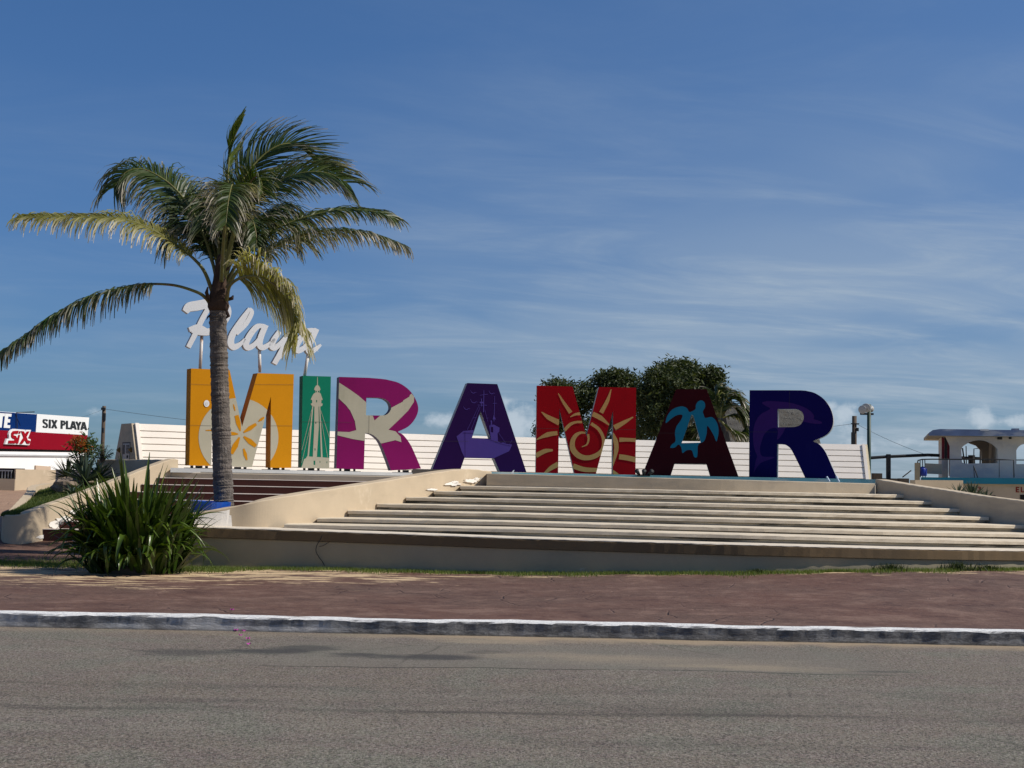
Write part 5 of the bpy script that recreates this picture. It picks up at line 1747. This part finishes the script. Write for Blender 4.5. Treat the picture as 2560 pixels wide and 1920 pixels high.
# flowering shrub and feathery shrub
sh = thing('flowering_shrub', 'loose shrub with orange blossom in front of the red shop sign', 'shrub', tuple(P(206, 1180, 31.2)))
mb = MB()
b0 = P(206, 1180, 31.2)
rr = random.Random(5)
for (x, y) in ((190, 1105), (200, 1120), (218, 1112), (226, 1120), (212, 1128), (182, 1098)):
    e = P(x, y, 31.2 + rr.uniform(-.3, .3))
    mb.tube([b0, b0.lerp(e, .5) + Vector((rr.uniform(-.05, .05), 0, .03)), e], [.02, .013, .006], 5)
mb.build('stem', M['bark'], sh, smooth=True)
mb = MB()
for (x, y, r) in ((195, 1122, .26), (215, 1118, .26), (228, 1110, .20), (208, 1130, .30), (224, 1128, .2), (205, 1108, .18)):
    leafy(mb, P(x, y, 31.2), r, 90, .06, rr, .4)
mb.build('foliage', M['shrub'], sh)
mb = MB()
for (x, y, r) in ((188, 1100, .15), (200, 1112, .18), (210, 1122, .15), (196, 1098, .10), (206, 1104, .12), (183, 1108, .08)):
    leafy(mb, P(x, y, 31.0), r, 48, .04, rr, .5)
mb.build('blossom', M['flower'], sh)

fs_ = thing('feathery_shrub', 'young feathery leaved shrub right of the orange blossom in front of the wooden pole', 'shrub', tuple(P(254, 1160, 30.6)))
b0 = P(256, 1158, 30.6)
mb, lf = MB(), MB()
rr = random.Random(9)
for (x, y) in ((232, 1128), (240, 1118), (246, 1112), (258, 1110), (270, 1112), (280, 1122), (285, 1130), (276, 1140), (236, 1142), (262, 1122), (250, 1124)):
    e = P(x, y, 30.6 + rr.uniform(-.25, .25))
    m_ = b0.lerp(e, .5) + Vector((0, 0, .06))
    mb.tube([b0, m_, e], [.012, .007, .004], 5)
    for k in range(12):
        u = .35 + .65 * k / 11
        q = (m_.lerp(e, (u - .5) * 2) if u > .5 else b0.lerp(m_, u * 2))
        for s in (-1, 1):
            d = Vector((rr.uniform(-.3, .3) + s * .6, rr.uniform(-.6, .6), -.35)).normalized()
            l = .13 * (1 - .4 * u)
            wv = Vector((0, 0, 1)).cross(d).normalized() * .016
            h = min(1, max(0, rr.gauss(.35, .2)))
            lf.add([q, q + d * l * .5 + wv, q + d * l, q + d * l * .5 - wv], [(0, 1, 2, 3)], 0, None, [h] * 4)
mb.build('stem', M['bark'], fs_, smooth=True)
lf.build('foliage', M['shrub'], fs_)

# ------------------------------------------------------------------ trees behind the slatted wall


def tree(label, base, lumps, nclump, nleaf, size, seed, hue=.35, D=60, limbs=True):
    """lumps: measured (px, py, rx, rz in px) at distance D"""
    rr = random.Random(seed)
    t = thing('tree', label, 'tree', tuple(base), 'dark trees behind the slatted wall')
    mb = MB()
    k = D / F
    L = [(P(x, y, D + rr.uniform(-1, 1)), rx * k, ry * k) for x, y, rx, ry in lumps]
    trunk = MB()
    top = L[0][0]
    trunk.tube([base, base.lerp(top, .4), base.lerp(top, .8)], [.35, .28, .16], 9)
    for c, rx, rz in L:
        trunk.tube([base.lerp(top, .3), base.lerp(c, .6), c], [.16, .09, .03], 6)
    trunk.build('trunk', M['bark'], t, smooth=True)
    for _ in range(nclump):
        c, rx, rz = L[min(len(L) - 1, int(rr.random() * len(L)))]
        d = Vector((rr.gauss(0, 1), rr.gauss(0, 1), rr.gauss(0, 1))).normalized()
        q = rr.random() ** .45
        p = c + Vector((d.x * rx, d.y * rx, d.z * rz)) * q
        light = .5 + .5 * d.z
        leafy(mb, p, rr.uniform(.22, .5), nleaf, size, rr, hue * (.35 + .9 * rr.random()), .8, .8)
    mb.build('crown', M['tree'], t)
    return t


tree('lower dark bushy tree left, seen through the red letter M', P(1500, 1240, 60), [(1430, 1000, 62, 46), (1390, 975, 22, 20), (1500, 980, 60, 42), (1560, 985, 52, 46), (1480, 1050, 110, 60), (1580, 1050, 60, 60), (1380, 1060, 14, 16), (1362, 1080, 10, 18), (1540, 950, 40, 22)], 820, 34, .105, 3, .40, 62)
tree('taller dense dark tree standing above the maroon letter A', P(1690, 1240, 58), [(1690, 960, 78, 46), (1640, 985, 50, 60), (1740, 965, 50, 44), (1780, 945, 18, 16), (1690, 1040, 100, 72), (1760, 1010, 46, 50), (1650, 1060, 70, 70), (1700, 925, 50, 18), (1790, 1000, 24, 30)], 980, 34, .105, 4, .40, 58)
# low scrub between the trees and the thatched roof
tree('low scrubby tree under the small palm beside the thatched roof', P(1820, 1240, 57), [(1800, 1075, 40, 40), (1850, 1085, 40, 30), (1760, 1080, 40, 40)], 150, 28, .13, 6, .5, 57)

# small fan of a second palm behind
p2 = thing('palm_tree', 'small dark palm behind the maroon A beside the thatched roof', 'palm tree', tuple(P(1800, 1240, 52)))
mb = MB()
mb.tube([P(1800, 1240, 52), P(1798, 1120, 52), P(1800, 1045, 52)], [.22, .17, .14], 8)
mb.build('trunk', M['trunk'], p2, smooth=True)
q = lambda x, y, d=0: P(x, y, 52 + d)
for k, (pts, h) in enumerate((([(1800, 1045), (1808, 1005), (1830, 985), (1850, 1000)], .3), ([(1800, 1045), (1825, 1000), (1850, 1005), (1870, 1035)], .3), ([(1800, 1048), (1825, 1040), (1852, 1045), (1872, 1070)], .5), ([(1800, 1050), (1825, 1075), (1850, 1085), (1868, 1108)], .8),
                              ([(1800, 1045), (1790, 1000), (1795, 975), (1808, 972)], .25), ([(1800, 1046), (1775, 1010), (1750, 1010), (1735, 1040)], .2), ([(1800, 1050), (1775, 1060), (1755, 1080), (1745, 1105)], .4), ([(1800, 1046), (1830, 1015), (1862, 1060), (1866, 1080)], .5))):
    frond([q(x, y, (k % 3 - 1) * .6) for x, y in pts], .15, .75, 40, .35, (0, 0, 0), .15, p2, hue=h, w=.07, r0=.05, seed=40 + k)

# thatched palapa behind the navy R
ph = thing('palapa', 'grey thatched palapa roof behind the navy letter R', 'hut', tuple(P(1950, 1240, 55)))
roof = [P(1838, 1110, 53), P(2056, 1110, 53), P(2056, 1112, 58), P(1838, 1112, 58)]
rl, rr2 = P(1880, 1016, 55.5), P(2010, 1020, 55.5)
mb = MB()
z0 = P(1900, 1125, 53).z
xl, xr = P(1830, 1100, 53).x, P(2057, 1100, 53).x
rows = 7
xa, xb = P(1852, 1016, 55).x, P(2057, 1018, 55).x
ztop = P(1900, 1014, 55.2).z
ph_len = xr - xl
for r in range(rows):
    t0, t1 = r / rows, (r + 1) / rows
    y0, y1 = 53 + 2.2 * t0, 53 + 2.2 * t1
    za, zb = z0 + (ztop - z0) * t0, z0 + (ztop - z0) * t1
    n = 26
    vs = []
    for i in range(n + 1):
        x = xl + (xr - xl) * i / n
        vs += [(x, y0 - .10, za - .10 + rnd.uniform(-.06, .03)), (x, y0 + .02, za + .03), (x, y1, zb - .02)]
    mb.add(vs, [(3 * i + a, 3 * i + 3 + a, 3 * i + 4 + a, 3 * i + 1 + a) for i in range(n) for a in (0, 1)])
mb.add([(xl, 55.2, ztop), (xr, 55.2, ztop), (xr, 58, z0), (xl, 58, z0), (xl, 53, z0), (xr, 53, z0)], [(0, 1, 2, 3), (0, 3, 4), (1, 5, 2)])
mb.build('thatch_roof', M['thatch'], ph)
for x, y in ((xl + .4, 53.4), (xr - .4, 53.4), (xl + .4, 57.6), (xr - .4, 57.6)):
    mb = MB()
    mb.tube([(x, y, 0), (x, y, z0 + .1)], .11, 8)
    mb.build('post', M['wood'], ph, smooth=True)

# ------------------------------------------------------------------ poles, lamp mast, wires


def util_pole(label, x, ytop, D, r, extra):
    t = thing('utility_pole', label, 'pole', tuple(P(x, 1240, D)), 'wooden utility poles')
    top = P(x, ytop, D)
    mb = MB()
    mb.tube([(top.x, D, 0), (top.x, D, top.z * .5), (top.x, D, top.z)], [r * 1.15, r * 1.05, r], 10)
    mb.build('shaft', M['wood'], t, smooth=True)
    for (dx, dz, w, h) in extra:
        mb = MB()
        mb.box((top.x + dx, D - r - .02, top.z - dz), (w, .12, h))
        mb.build('fitting', M['darkmetal'], t)
    return top


tA = util_pole('weathered wooden utility pole left of the slatted wall, by the shop', 260.5, 1015, 56, .075, ((0, .12, .16, .10), (.05, .45, .10, .30), (.02, 1.0, .08, .18)))
tB = util_pole('dark wooden utility pole with bundled fittings right of the navy R', 2136, 1040, 60, .10, ((0, .35, .34, .05), (-.08, 1.0, .16, .55), (-.05, 1.6, .2, .5), (.1, .6, .1, .15)))


def wire(label, a, b, sag, r=.007):
    mb = MB()
    pts = []
    for i in range(17):
        t = i / 16
        p = a.lerp(b, t)
        pts.append((p.x, p.y, p.z - sag * 4 * t * (1 - t)))
    mb.tube(pts, r, 4)
    tag(mb.build('wire', M['darkmetal']), label, 'wire', 'overhead wires')


tA = tA - Vector((0, 0, .12))
tB = tB - Vector((0, 0, .35))
wire('sagging wire from the left utility pole passing behind the letters', tA, P(1180, 1085, 64), .35)
wire('wire running on behind the letters to the right utility pole', P(1180, 1085, 64), tB + Vector((-.1, 0, 0)), .5)
wire('faint wire from the left utility pole toward the shop roof', tA, P(120, 1055, 50), .12, .004)
wire('wire from the right utility pole down to the arched building', tB + Vector((.1, 0, 0)), P(2330, 1142, 47), .08)

lm = thing('lamp_mast', 'green mast with three round grey reflector lamps beside the right end of the slatted wall', 'lamp post', tuple(P(2172, 1240, 44)))
top = P(2172.5, 1020, 44)
mb = MB()
mb.tube([(top.x, 44, 0), (top.x, 44, top.z + .12)], .062, 10)
mb.build('mast', M['greenpole'], lm, smooth=True)
mb = MB()
mb.box((top.x - .07, 44, P(2170, 1035, 44).z), (.42, .10, .06))
mb.build('crossbar', M['darkmetal'], lm)


def dish(c, d, r):
    c, d = Vector(c), Vector(d).normalized()
    t = bpy.data.objects.new('lamp_head', None)
    mb = MB()
    mb.tube([c - d * .20, c - d * .14, c - d * .05, c, c + d * .005], [.05, .06, r * .85, r, r * .93], 18)
    o = mb.build('lamp_head', M['lampmetal'], lm, smooth=True)
    bpy.data.objects.remove(t)
    mb = MB()
    mb.tube([c - d * .32, c - d * .19], [.055, .05], 10)
    mb.build('ballast', M['darkmetal'], o, smooth=True)


dish(P(2156, 1024, 43.8), (-.45, -.85, -.12), .135)
dish(P(2165, 1020, 43.9), (-.25, -.9, -.1), .15)
dish(P(2178, 1022, 44.1), (.75, .6, .1), .11)

# ------------------------------------------------------------------ shop on the left
spn = Plane(110, 1120, 47.5, R(-20))
# heading: the long sign recedes to the right
pa, pb = P(0, 1100, 44.5), P(218, 1100, 51)
rot_s = math.atan2(pb.y - pa.y, pb.x - pa.x)
spn = Plane(110, 1120, 47.5, rot_s)
shop = thing('shop', 'white flat roofed shop with a blue, white and red sign at the left edge', 'building', tuple(P(110, 1220, 48)))


def panel(poly, name, mat, off, thick, parent):
    return slab_on_plane(spn, [poly], [], thick, name, mat, parent, off=off)


zz = lambda pts: [(x * .1085, 1010 + y * .1085) for x, y in pts]
fas = panel(zz([(-2600, -10), (2040, 312), (2000, 1075), (-2600, 930)]), 'sign_board', M['sign_white'], .0, .25, shop)
blue = panel(zz([(-2600, 5), (832, 238), (802, 640), (-2600, 470)]), 'blue_panel', M['sign_blue'], .03, .028, fas)
whitep = panel(zz([(836, 232), (2038, 312), (2002, 716), (806, 648)]), 'white_panel', M['sign_white'], .03, .028, fas)
redp = panel(zz([(-2600, 476), (802, 646), (2000, 722), (1996, 1072), (-2600, 965)]), 'red_panel', M['sign_red'], .03, .028, fas)
bold_text(spn, [('S', 0, .125), ('I', .13, .20), ('X', .205, .33), ('P', .41, .525), ('L', .535, .635), ('A', .63, .765), ('Y', .755, .875), ('A', .87, 1.0)], zz([(960, 345), (1975, 418), (1975, 606), (955, 548)]), 'sign_letter', M['sign_black'], fas, .036, .25)
bold_text(spn, [('T', 0, .52), ('E', .52, 1.0)], zz([(-75, 205), (262, 228), (222, 556), (-110, 535)]), 'sign_letter', M['sign_white'], fas, .036, .23)
# raised logo
lo = zz([(95, 795), (150, 800), (142, 700), (160, 640), (200, 590), (260, 572), (500, 590), (520, 640), (545, 592), (652, 596), (600, 740), (575, 790), (645, 815), (612, 948), (480, 940), (360, 935), (52, 925)])
panel(lo, 'logo_plate', M['sign_white'], .10, .06, fas)
lr = [zz([(350, 612), (225, 622), (185, 670), (182, 745), (215, 790), (262, 800), (255, 838), (125, 840), (108, 905), (265, 908), (305, 870), (318, 790), (290, 735), (232, 718), (245, 680), (335, 685)]),
      zz([(352, 712), (385, 712), (340, 912), (292, 910)]), zz([(368, 625), (398, 628), (390, 680), (358, 678)]),
      zz([(412, 622), (470, 628), (505, 690), (548, 632), (602, 630), (535, 755), (560, 830), (620, 850), (600, 915), (545, 910), (500, 830), (435, 918), (375, 915), (468, 770)])]
for q_ in lr:
    slab_on_plane(spn, [q_], [], .02, 'logo_letter', M['sign_dkred'], fas, off=.125)
mb = MB()
panel(zz([(-2600, 955), (1990, 1080), (1980, 1125), (-2600, 1075)]), 'shadow_gap', M['black'], -.06, .1, shop)
wl = panel(zz([(-2600, 1060), (1985, 1118), (1970, 2300), (-2600, 2300)]), 'front_wall', M['white'], -.02, .2, shop)
panel(zz([(-2600, 1118), (1960, 1185), (1958, 1215), (-2600, 1170)]), 'string_course', surf('grey_course', (.42, .43, .44), .1, 2, .8, .2, 30), .03, .045, shop)
bq = zz([(805, 1415), (1145, 1440), (1145, 1540), (800, 1535)])
slab_on_plane(spn, [bq], [], .05, 'notice_board', paint('faded_notice', (.52, .40, .30)), wl, off=.04)
# body behind
n_ = spn.n
q = [spn(*zz([(-2600, 60)])[0], -.26), spn(*zz([(2000, 330)])[0], -.26)]
mb = MB()
a, b = q
dpt = -n_ * 7
lo_ = [Vector((a.x, a.y, .5)), Vector((b.x, b.y, .5)), Vector((b.x + dpt.x, b.y + dpt.y, .5)), Vector((a.x + dpt.x, a.y + dpt.y, .5))]
hi_ = [Vector((p.x, p.y, 3.55)) for p in lo_]
mb.hexa(lo_, hi_)
mb.build('shop_body', M['white'], shop)
# floodlight arm over the sign
mb = MB()
mb.tube([spn(*zz([(345, 560)])[0], .08), spn(*zz([(330, 195)])[0], .08), spn(*zz([(470, 178)])[0], .5)], .018, 6)
mb.build('sign_arm', M['darkmetal'], shop)

# low wall and grille in front of the shop
lw = thing('low_wall', 'low cream wall with a grille opening below the shop', 'wall', tuple(P(70, 1222, 40)))
mb = MB()
a, b = P(40, 1173, 40), P(420, 1173, 47)
zt, zb = a.z, P(60, 1224, 40).z - .05
mb.hexa([(a.x, a.y, zb), (b.x, b.y, zb), (b.x - .15, b.y + .3, zb), (a.x - .15, a.y + .3, zb)], [(a.x, a.y, zt), (b.x, b.y, zt), (b.x - .15, b.y + .3, zt), (a.x - .15, a.y + .3, zt)])
mb.build('wall_body', M['cream'], lw)
mb = MB()
c_, zt2 = P(-260, 1197, 40), P(20, 1197, 40).z
mb.hexa([(c_.x, 39.96, zb), (a.x - .003, 39.96, zb), (a.x - .003, 40.26, zb), (c_.x, 40.26, zb)], [(c_.x, 39.96, zt2), (a.x - .003, 39.96, zt2), (a.x - .003, 40.26, zt2), (c_.x, 40.26, zt2)])
mb.build('sill_wall', M['cream'], lw)
mb = MB()
mb.box((c_.x / 2 + a.x / 2 - .05, 41.0, zt2 + .08), (a.x - c_.x - .12, .1, .46))
mb.build('dark_opening', M['black'], lw)
zr0, zr1 = zt2 + .01, P(10, 1176.5, 40).z
xg = P(25, 1190, 40).x
for k in range(14):
    mb = MB()
    mb.box((xg - k * .09, 40.1, (zr0 + zr1) / 2), (.018, .018, zr1 - zr0))
    mb.build('grille_bar', M['scriptside'], lw)
mb = MB()
mb.box((xg - .6, 40.1, zr1), (1.24, .03, .03))
mb.build('grille_rail', M['scriptside'], lw)

# ------------------------------------------------------------------ arched building on the right
DB = 46.0
BR = R(-15)
ab = thing('arched_building', 'weathered white pavilion with arched openings, flat roof and teal slab at the right edge', 'building', tuple(P(2450, 1230, DB)))
bp = Plane(2375, 1150, DB, BR)


def shifted(pl, d):
    """the parallel plane d metres nearer the viewer"""
    q = Plane(2375, 1150, DB, BR)
    q.p = pl.p + pl.n * d
    q.n = pl.n.copy()
    return q


def quadbox(pl, pts, d0, d1, name, mat, parent):
    """upright box under measured front corners: from d0 to d1 metres behind the plane"""
    a = [pl(x, y) - pl.n * d0 for x, y in pts]
    b = [pl(x, y) - pl.n * d1 for x, y in pts]
    mb = MB()
    mb.hexa(a, b)
    return mb.build(name, mat, parent)


za5 = lambda pts: [(2360 + x * .14472, 1040 + y * .14472) for x, y in pts]
wall_o = za5([(-5, 285), (1900, 300), (1900, 1085), (100, 1060), (105, 520)])
arch1 = za5([(310, 790)] + catmull([(300, 560), (340, 515), (440, 455), (540, 425), (640, 418), (740, 440), (850, 500), (922, 572)], 3) + [(925, 815), (350, 822), (320, 805)])
arch2 = za5([(1252, 830)] + catmull([(1250, 590), (1290, 530), (1360, 485), (1450, 455), (1560, 450), (1680, 480), (1780, 540), (1830, 590)], 3) + [(1835, 832)])
slab_on_plane(bp, [wall_o], [arch1, arch2], .25, 'front_wall', M['greywhite'], ab)
# interior: back wall with openings, floor, side walls
bw_ = shifted(bp, -3.4)
ba = [(2402, 1161), (2402, 1128), (2406, 1116), (2420, 1107), (2440, 1114), (2453, 1128), (2455, 1161)]
ba2 = [(2538, 1162), (2538, 1126), (2550, 1113), (2575, 1105), (2600, 1113), (2610, 1130), (2610, 1162)]
slab_on_plane(bw_, [[(2372, 1086), (2700, 1088), (2700, 1194), (2372, 1190)]], [ba, ba2], .2, 'back_wall', M['greywhite'], ab)
quadbox(bp, [(2376, 1194), (2700, 1197), (2700, 1199), (2376, 1196)], .26, 3.39, 'floor_slab', M['concrete'], ab)
quadbox(bp, [(2492, 1084), (2500, 1084), (2500, 1195), (2492, 1195)], .26, 3.39, 'side_wall', M['greywhite'], ab)
quadbox(bp, [(2680, 1084), (2690, 1084), (2690, 1195), (2680, 1195)], .26, 3.39, 'side_wall', M['greywhite'], ab)
# dark red posters on the short left side
for k, (xa, xb) in enumerate(((2354, 2361), (2361.5, 2367.5), (2368, 2375))):
    slab_on_plane(shifted(bp, -.35), [[(xa, 1092), (xb, 1096 + 3 * k), (xb, 1150), (xa, 1146)]], [], .03, 'poster', M['poster'] if k != 1 else M['darkmetal'], ab)
quadbox(bp, [(2356, 1090), (2372, 1090), (2372, 1194), (2356, 1192)], .42, 3.0, 'side_wall', M['greywhite'], ab)
rp = shifted(bp, .75)
rof = slab_on_plane(rp, [[(2322, 1089), (2322, 1082), (2332, 1075), (2350, 1072.5), (2700, 1077), (2700, 1092)]], [], 5.0, 'roof', M['blueroof'], ab, M['dustcream'])
mb = MB()
mb.box(tuple(rp(2461, 1075, .06)), (.26, .08, .05), BR)
mb.build('roof_lamp', M['sign_white'], rof)
slab_on_plane(shifted(bp, .70), [[(2530, 1078), (2530, 1071), (2548, 1071), (2548, 1078)]], [], .3, 'vent_block', M['blueroof'], rof)
for xa, ya, w in ((2499, 1095, .15), (2525, 1094, .08)):
    mb = MB()
    mb.box(tuple(bp(xa, ya, .05)), (w, .08, .10), BR)
    mb.build('wall_light', M['darkmetal'], ab)
# terrace: teal slab, lower wall, lettering
slab_on_plane(shifted(bp, 1.6), [[(2306, 1193), (2700, 1197), (2700, 1212), (2306, 1208)]], [], 1.59, 'terrace_slab', M['tealband'], ab)
lowp = shifted(bp, 1.45)
lower = slab_on_plane(lowp, [[(2300, 1208.3), (2700, 1212.3), (2700, 1330), (2300, 1330)]], [], 1.4, 'lower_wall', M['dustcream'], ab)
bold_text(lowp, [('E', 0, .46), ('L', .54, 1.0)], [(2538.5, 1217), (2562, 1217.5), (2562, 1231), (2538.5, 1231)], 'wall_letter', M['redtext'], lower, .012, .22)
bold_text(lowp, [('3', 0, 1)], [(2443, 1217), (2452.5, 1217), (2452.5, 1228), (2443, 1228)], 'wall_letter', M['redtext'], lower, .012, .2)
slab_on_plane(lowp, [[(2550, 1237), (2600, 1237), (2600, 1262), (2550, 1262)]], [], .02, 'lower_window', M['black'], lower, off=.015)
slab_on_plane(shifted(bp, .1), [[(2312, 1158), (2355, 1160), (2355, 1186), (2312, 1184)]], [], .12, 'parapet_panel', M['dustcream'], ab)
slab_on_plane(shifted(bp, 1.7), [[(2287, 1157), (2300, 1157), (2300, 1260), (2287, 1260)]], [], .3, 'corner_post', M['frontgrey'], ab)
rail = MB()
rpl = shifted(bp, 1.5)
rl_ = lambda pts: [rpl(x, y) for x, y in pts]
rail.tube(rl_([(2294, 1157), (2295, 1151), (2305, 1148.5), (2330, 1148), (2420, 1148.5), (2500, 1149), (2534, 1150), (2535, 1194)]), .022, 6)
for x in (2300, 2306, 2312):
    rail.tube(rl_([(x, 1150), (x + 1, 1193)]), .016, 5)
rail.tube(rl_([(2498, 1150), (2498, 1194)]), .012, 5)
rail.tube(rl_([(2434, 1164), (2444, 1194)]), .02, 5)
rail.tube(rl_([(2434, 1164), (2436, 1194)]), .014, 5)
rail.tube(rl_([(2540, 1150), (2700, 1151)]), .018, 5)
rail.build('railing', M['darkmetal'], ab, smooth=True)
fr_ = MB()
bp3 = shifted(bp, -5.0)
r3 = lambda pts: [bp3(x, y) for x, y in pts]
fr_.tube(r3([(2406, 1120), (2412, 1165)]), .03, 5)
fr_.tube(r3([(2415, 1115), (2416, 1165)]), .02, 5)
fr_.tube(r3([(2434, 1165), (2435, 1122), (2453, 1120)]), .02, 5)
fr_.tube(r3([(2451, 1118), (2450, 1165)]), .03, 5)
fr_.tube(r3([(2400, 1144), (2470, 1147)]), .06, 6)
fr_.tube(r3([(2429, 1138), (2430, 1200)]), .13, 8)
tag(fr_.build('scaffold', M['darkmetal']), 'dark steel posts and rails seen through the first arch of the pavilion', 'frame')

dr_ = MB()
c_ = P(2307, 1190, DB - 1.2)
dr_.tube([c_, c_ + Vector((0, 0, .05)), c_ + Vector((0, 0, .22)), c_ + Vector((0, 0, .26)), c_ + Vector((0, 0, .31))], [.12, .13, .13, .10, .04], 14)
tag(dr_.build('plastic_jug', M['bluedrum'], smooth=True), 'blue plastic jug on the terrace at the corner of the pavilion', 'jug')

# steel beam on a post between the slatted wall and the pavilion
bm = thing('beam_frame', 'dark steel beam on a thick post between the slatted wall and the pavilion', 'frame', tuple(P(2222, 1230, 48)))
mb = MB()
mb.tube([P(2100, 1150, 48), P(2178, 1144.5, 48), P(2222, 1141.5, 48), P(2320, 1137.5, 48), P(2358, 1139, 48)], .055, 8)
mb.build('beam', M['darkmetal'], bm, smooth=True)
mb = MB()
a = P(2221, 1135.5, 48)
mb.box((a.x, 48, a.z / 2), (.135, .135, a.z))
mb.build('post', M['darkmetal'], bm)
mb = MB()
a = P(2192, 1192, 58)
mb.box((a.x, 58, a.z - .5), (.36, .4, 1.3))
a = P(2208, 1197, 58)
mb.box((a.x + .3, 58.2, a.z - .5), (.9, .4, 1.05))
tag(mb.build('crate_stack', M['bark']), 'dark stacked crates behind the steel post', 'crates')
mb = MB()
a = P(2258, 1199, 57)
mb.box((a.x, 57, a.z - .4), (.38, .4, .9))
mb.tube([P(2256, 1193, 57), P(2278, 1176, 57)], .025, 5)
tag(mb.build('beach_cart', M['bark']), 'small dark beach cart with a slanted pole right of the steel post', 'cart')

# cream wall behind the right parapet, and the spiky plants in front of the lettering
cw = Plane(2350, 1215, 33.5, R(14))
slab_on_plane(cw, [[(2288, 1200), (2408, 1201), (2406, 1300), (2288, 1300)]], [], .25, 'planter_wall', M['cream'], None)
o_ = bpy.data.objects[-1] if False else [o for o in COL.objects if o.name.startswith('planter_wall') and o.type == 'MESH'][-1]
tag(o_, 'short cream wall behind the right parapet, left of the spiky plants', 'wall')
rosette('agave', 'dense dark agave behind the right parapet under the teal slab', 'agave', P(2432, 1246, 31.0), 34, .42, .05, M['agave'], 20, 88, 8, .3, 21)
rosette('agave', 'small spiky plant left of the dense agave behind the right parapet', 'agave', P(2395, 1236, 30.5), 14, .36, .03, M['agave'], 25, 70, 8, .3, 22)
rosette('agave', 'small upright agave right of the dense agave behind the right parapet', 'agave', P(2464, 1252, 30.5), 12, .32, .045, M['agave'], 35, 88, 8, .4, 23)
mb = MB()
a = P(2472, 1240, 31.5)
mb.box((a.x, 31.5, a.z - .15), (.24, .2, .34))
tag(mb.build('dark_pot', M['darkmetal']), 'dark square pot beside the spiky plants behind the right parapet', 'pot')

# tree just outside the right edge whose twigs reach in and whose shade falls on the parapet
rt = thing('tree', 'green twigs reaching in at the right picture edge before the pavilion', 'tree', (12.5, 29.5, .1))
mb, lf = MB(), MB()
rr = random.Random(31)
b0 = Vector((12.5, 29.6, .1))
tip0 = Vector((12.5, 29.4, 2.3))
mb.tube([b0, b0.lerp(tip0, .5) + Vector((.1, 0, 0)), tip0], [.10, .07, .04], 8)
for k in range(26):
    az = rr.uniform(0, 6.28)
    e = tip0 + Vector((math.cos(az) * rr.uniform(.7, 1.55), math.sin(az) * rr.uniform(.5, 1.3), rr.uniform(-.7, 1.1)))
    m_ = tip0.lerp(e, .5) + Vector((0, 0, .12))
    mb.tube([tip0, m_, e], [.025, .012, .005], 5)
    for j in range(26):
        u = rr.uniform(.3, 1)
        q_ = m_.lerp(e, (u - .5) * 2) if u > .5 else tip0.lerp(m_, u * 2)
        d = Vector((rr.uniform(-1, 1), rr.uniform(-1, 1), rr.uniform(-.6, .4))).normalized()
        wv = d.cross(Vector((0, 0, 1))).normalized() * .026
        l = rr.uniform(.10, .19)
        h = min(1, max(0, rr.gauss(.4, .25)))
        lf.add([q_, q_ + d * l * .5 + wv, q_ + d * l, q_ + d * l * .5 - wv], [(0, 1, 2, 3)], 0, None, [h] * 4)
mb.build('trunk', M['bark'], rt, smooth=True)
lf.build('crown', M['shrub'], rt)

# curled dry leaf on the lowest step
c_ = P(1977, 1352, 23.95)
mb = MB()
pr = [(-.09, 0, .0), (-.05, .01, .02), (0, 0, .012), (.03, 0, .05), (.06, .01, .03), (.08, 0, .07)]
vs = []
for x, y, z in pr:
    vs += [(c_.x + x, c_.y + y - .02, c_.z + z), (c_.x + x + .01, c_.y + y + .03, c_.z + z + .02)]
mb.add(vs, [(2 * i, 2 * i + 1, 2 * i + 3, 2 * i + 2) for i in range(5)])
tag(mb.build('dry_leaf', M['bark']), 'curled dry brown leaf lying on the lowest step right of the middle', 'leaf')

# magenta petals on the road and kerb
for k, (x, y) in enumerate(((590, 1577), (600, 1576), (609, 1579), (601, 1590), (620, 1598), (622, 1612), (580, 1526))):
    z = .006 if y > 1560 else .165
    c_ = G(x, y, z)
    mb = MB()
    n = 6
    a0 = rnd.uniform(0, 6)
    vs = [(c_.x, c_.y, c_.z + .012)]
    for j in range(n):
        a = a0 + 2 * math.pi * j / n
        r = .028 * (1 if j % 2 else .7)
        vs.append((c_.x + r * math.cos(a), c_.y + r * math.sin(a), c_.z + (.022 if j % 2 else .004)))
    mb.add(vs, [(0, 1 + j, 1 + (j + 1) % n) for j in range(n)])
    lab = ['leftmost magenta petal of the top row on the road by the kerb', 'middle magenta petal of the top row on the road by the kerb', 'rightmost magenta petal of the top row on the road by the kerb', 'magenta petal just below the top row of petals on the road', 'magenta petal second from the bottom of the petals on the road', 'lowest magenta petal on the road, farthest from the kerb', 'single magenta petal lying on the white kerb'][k]
    tag(mb.build('petal', M['petal']), lab, 'petal', 'magenta petals by the kerb' if z < .1 else None)
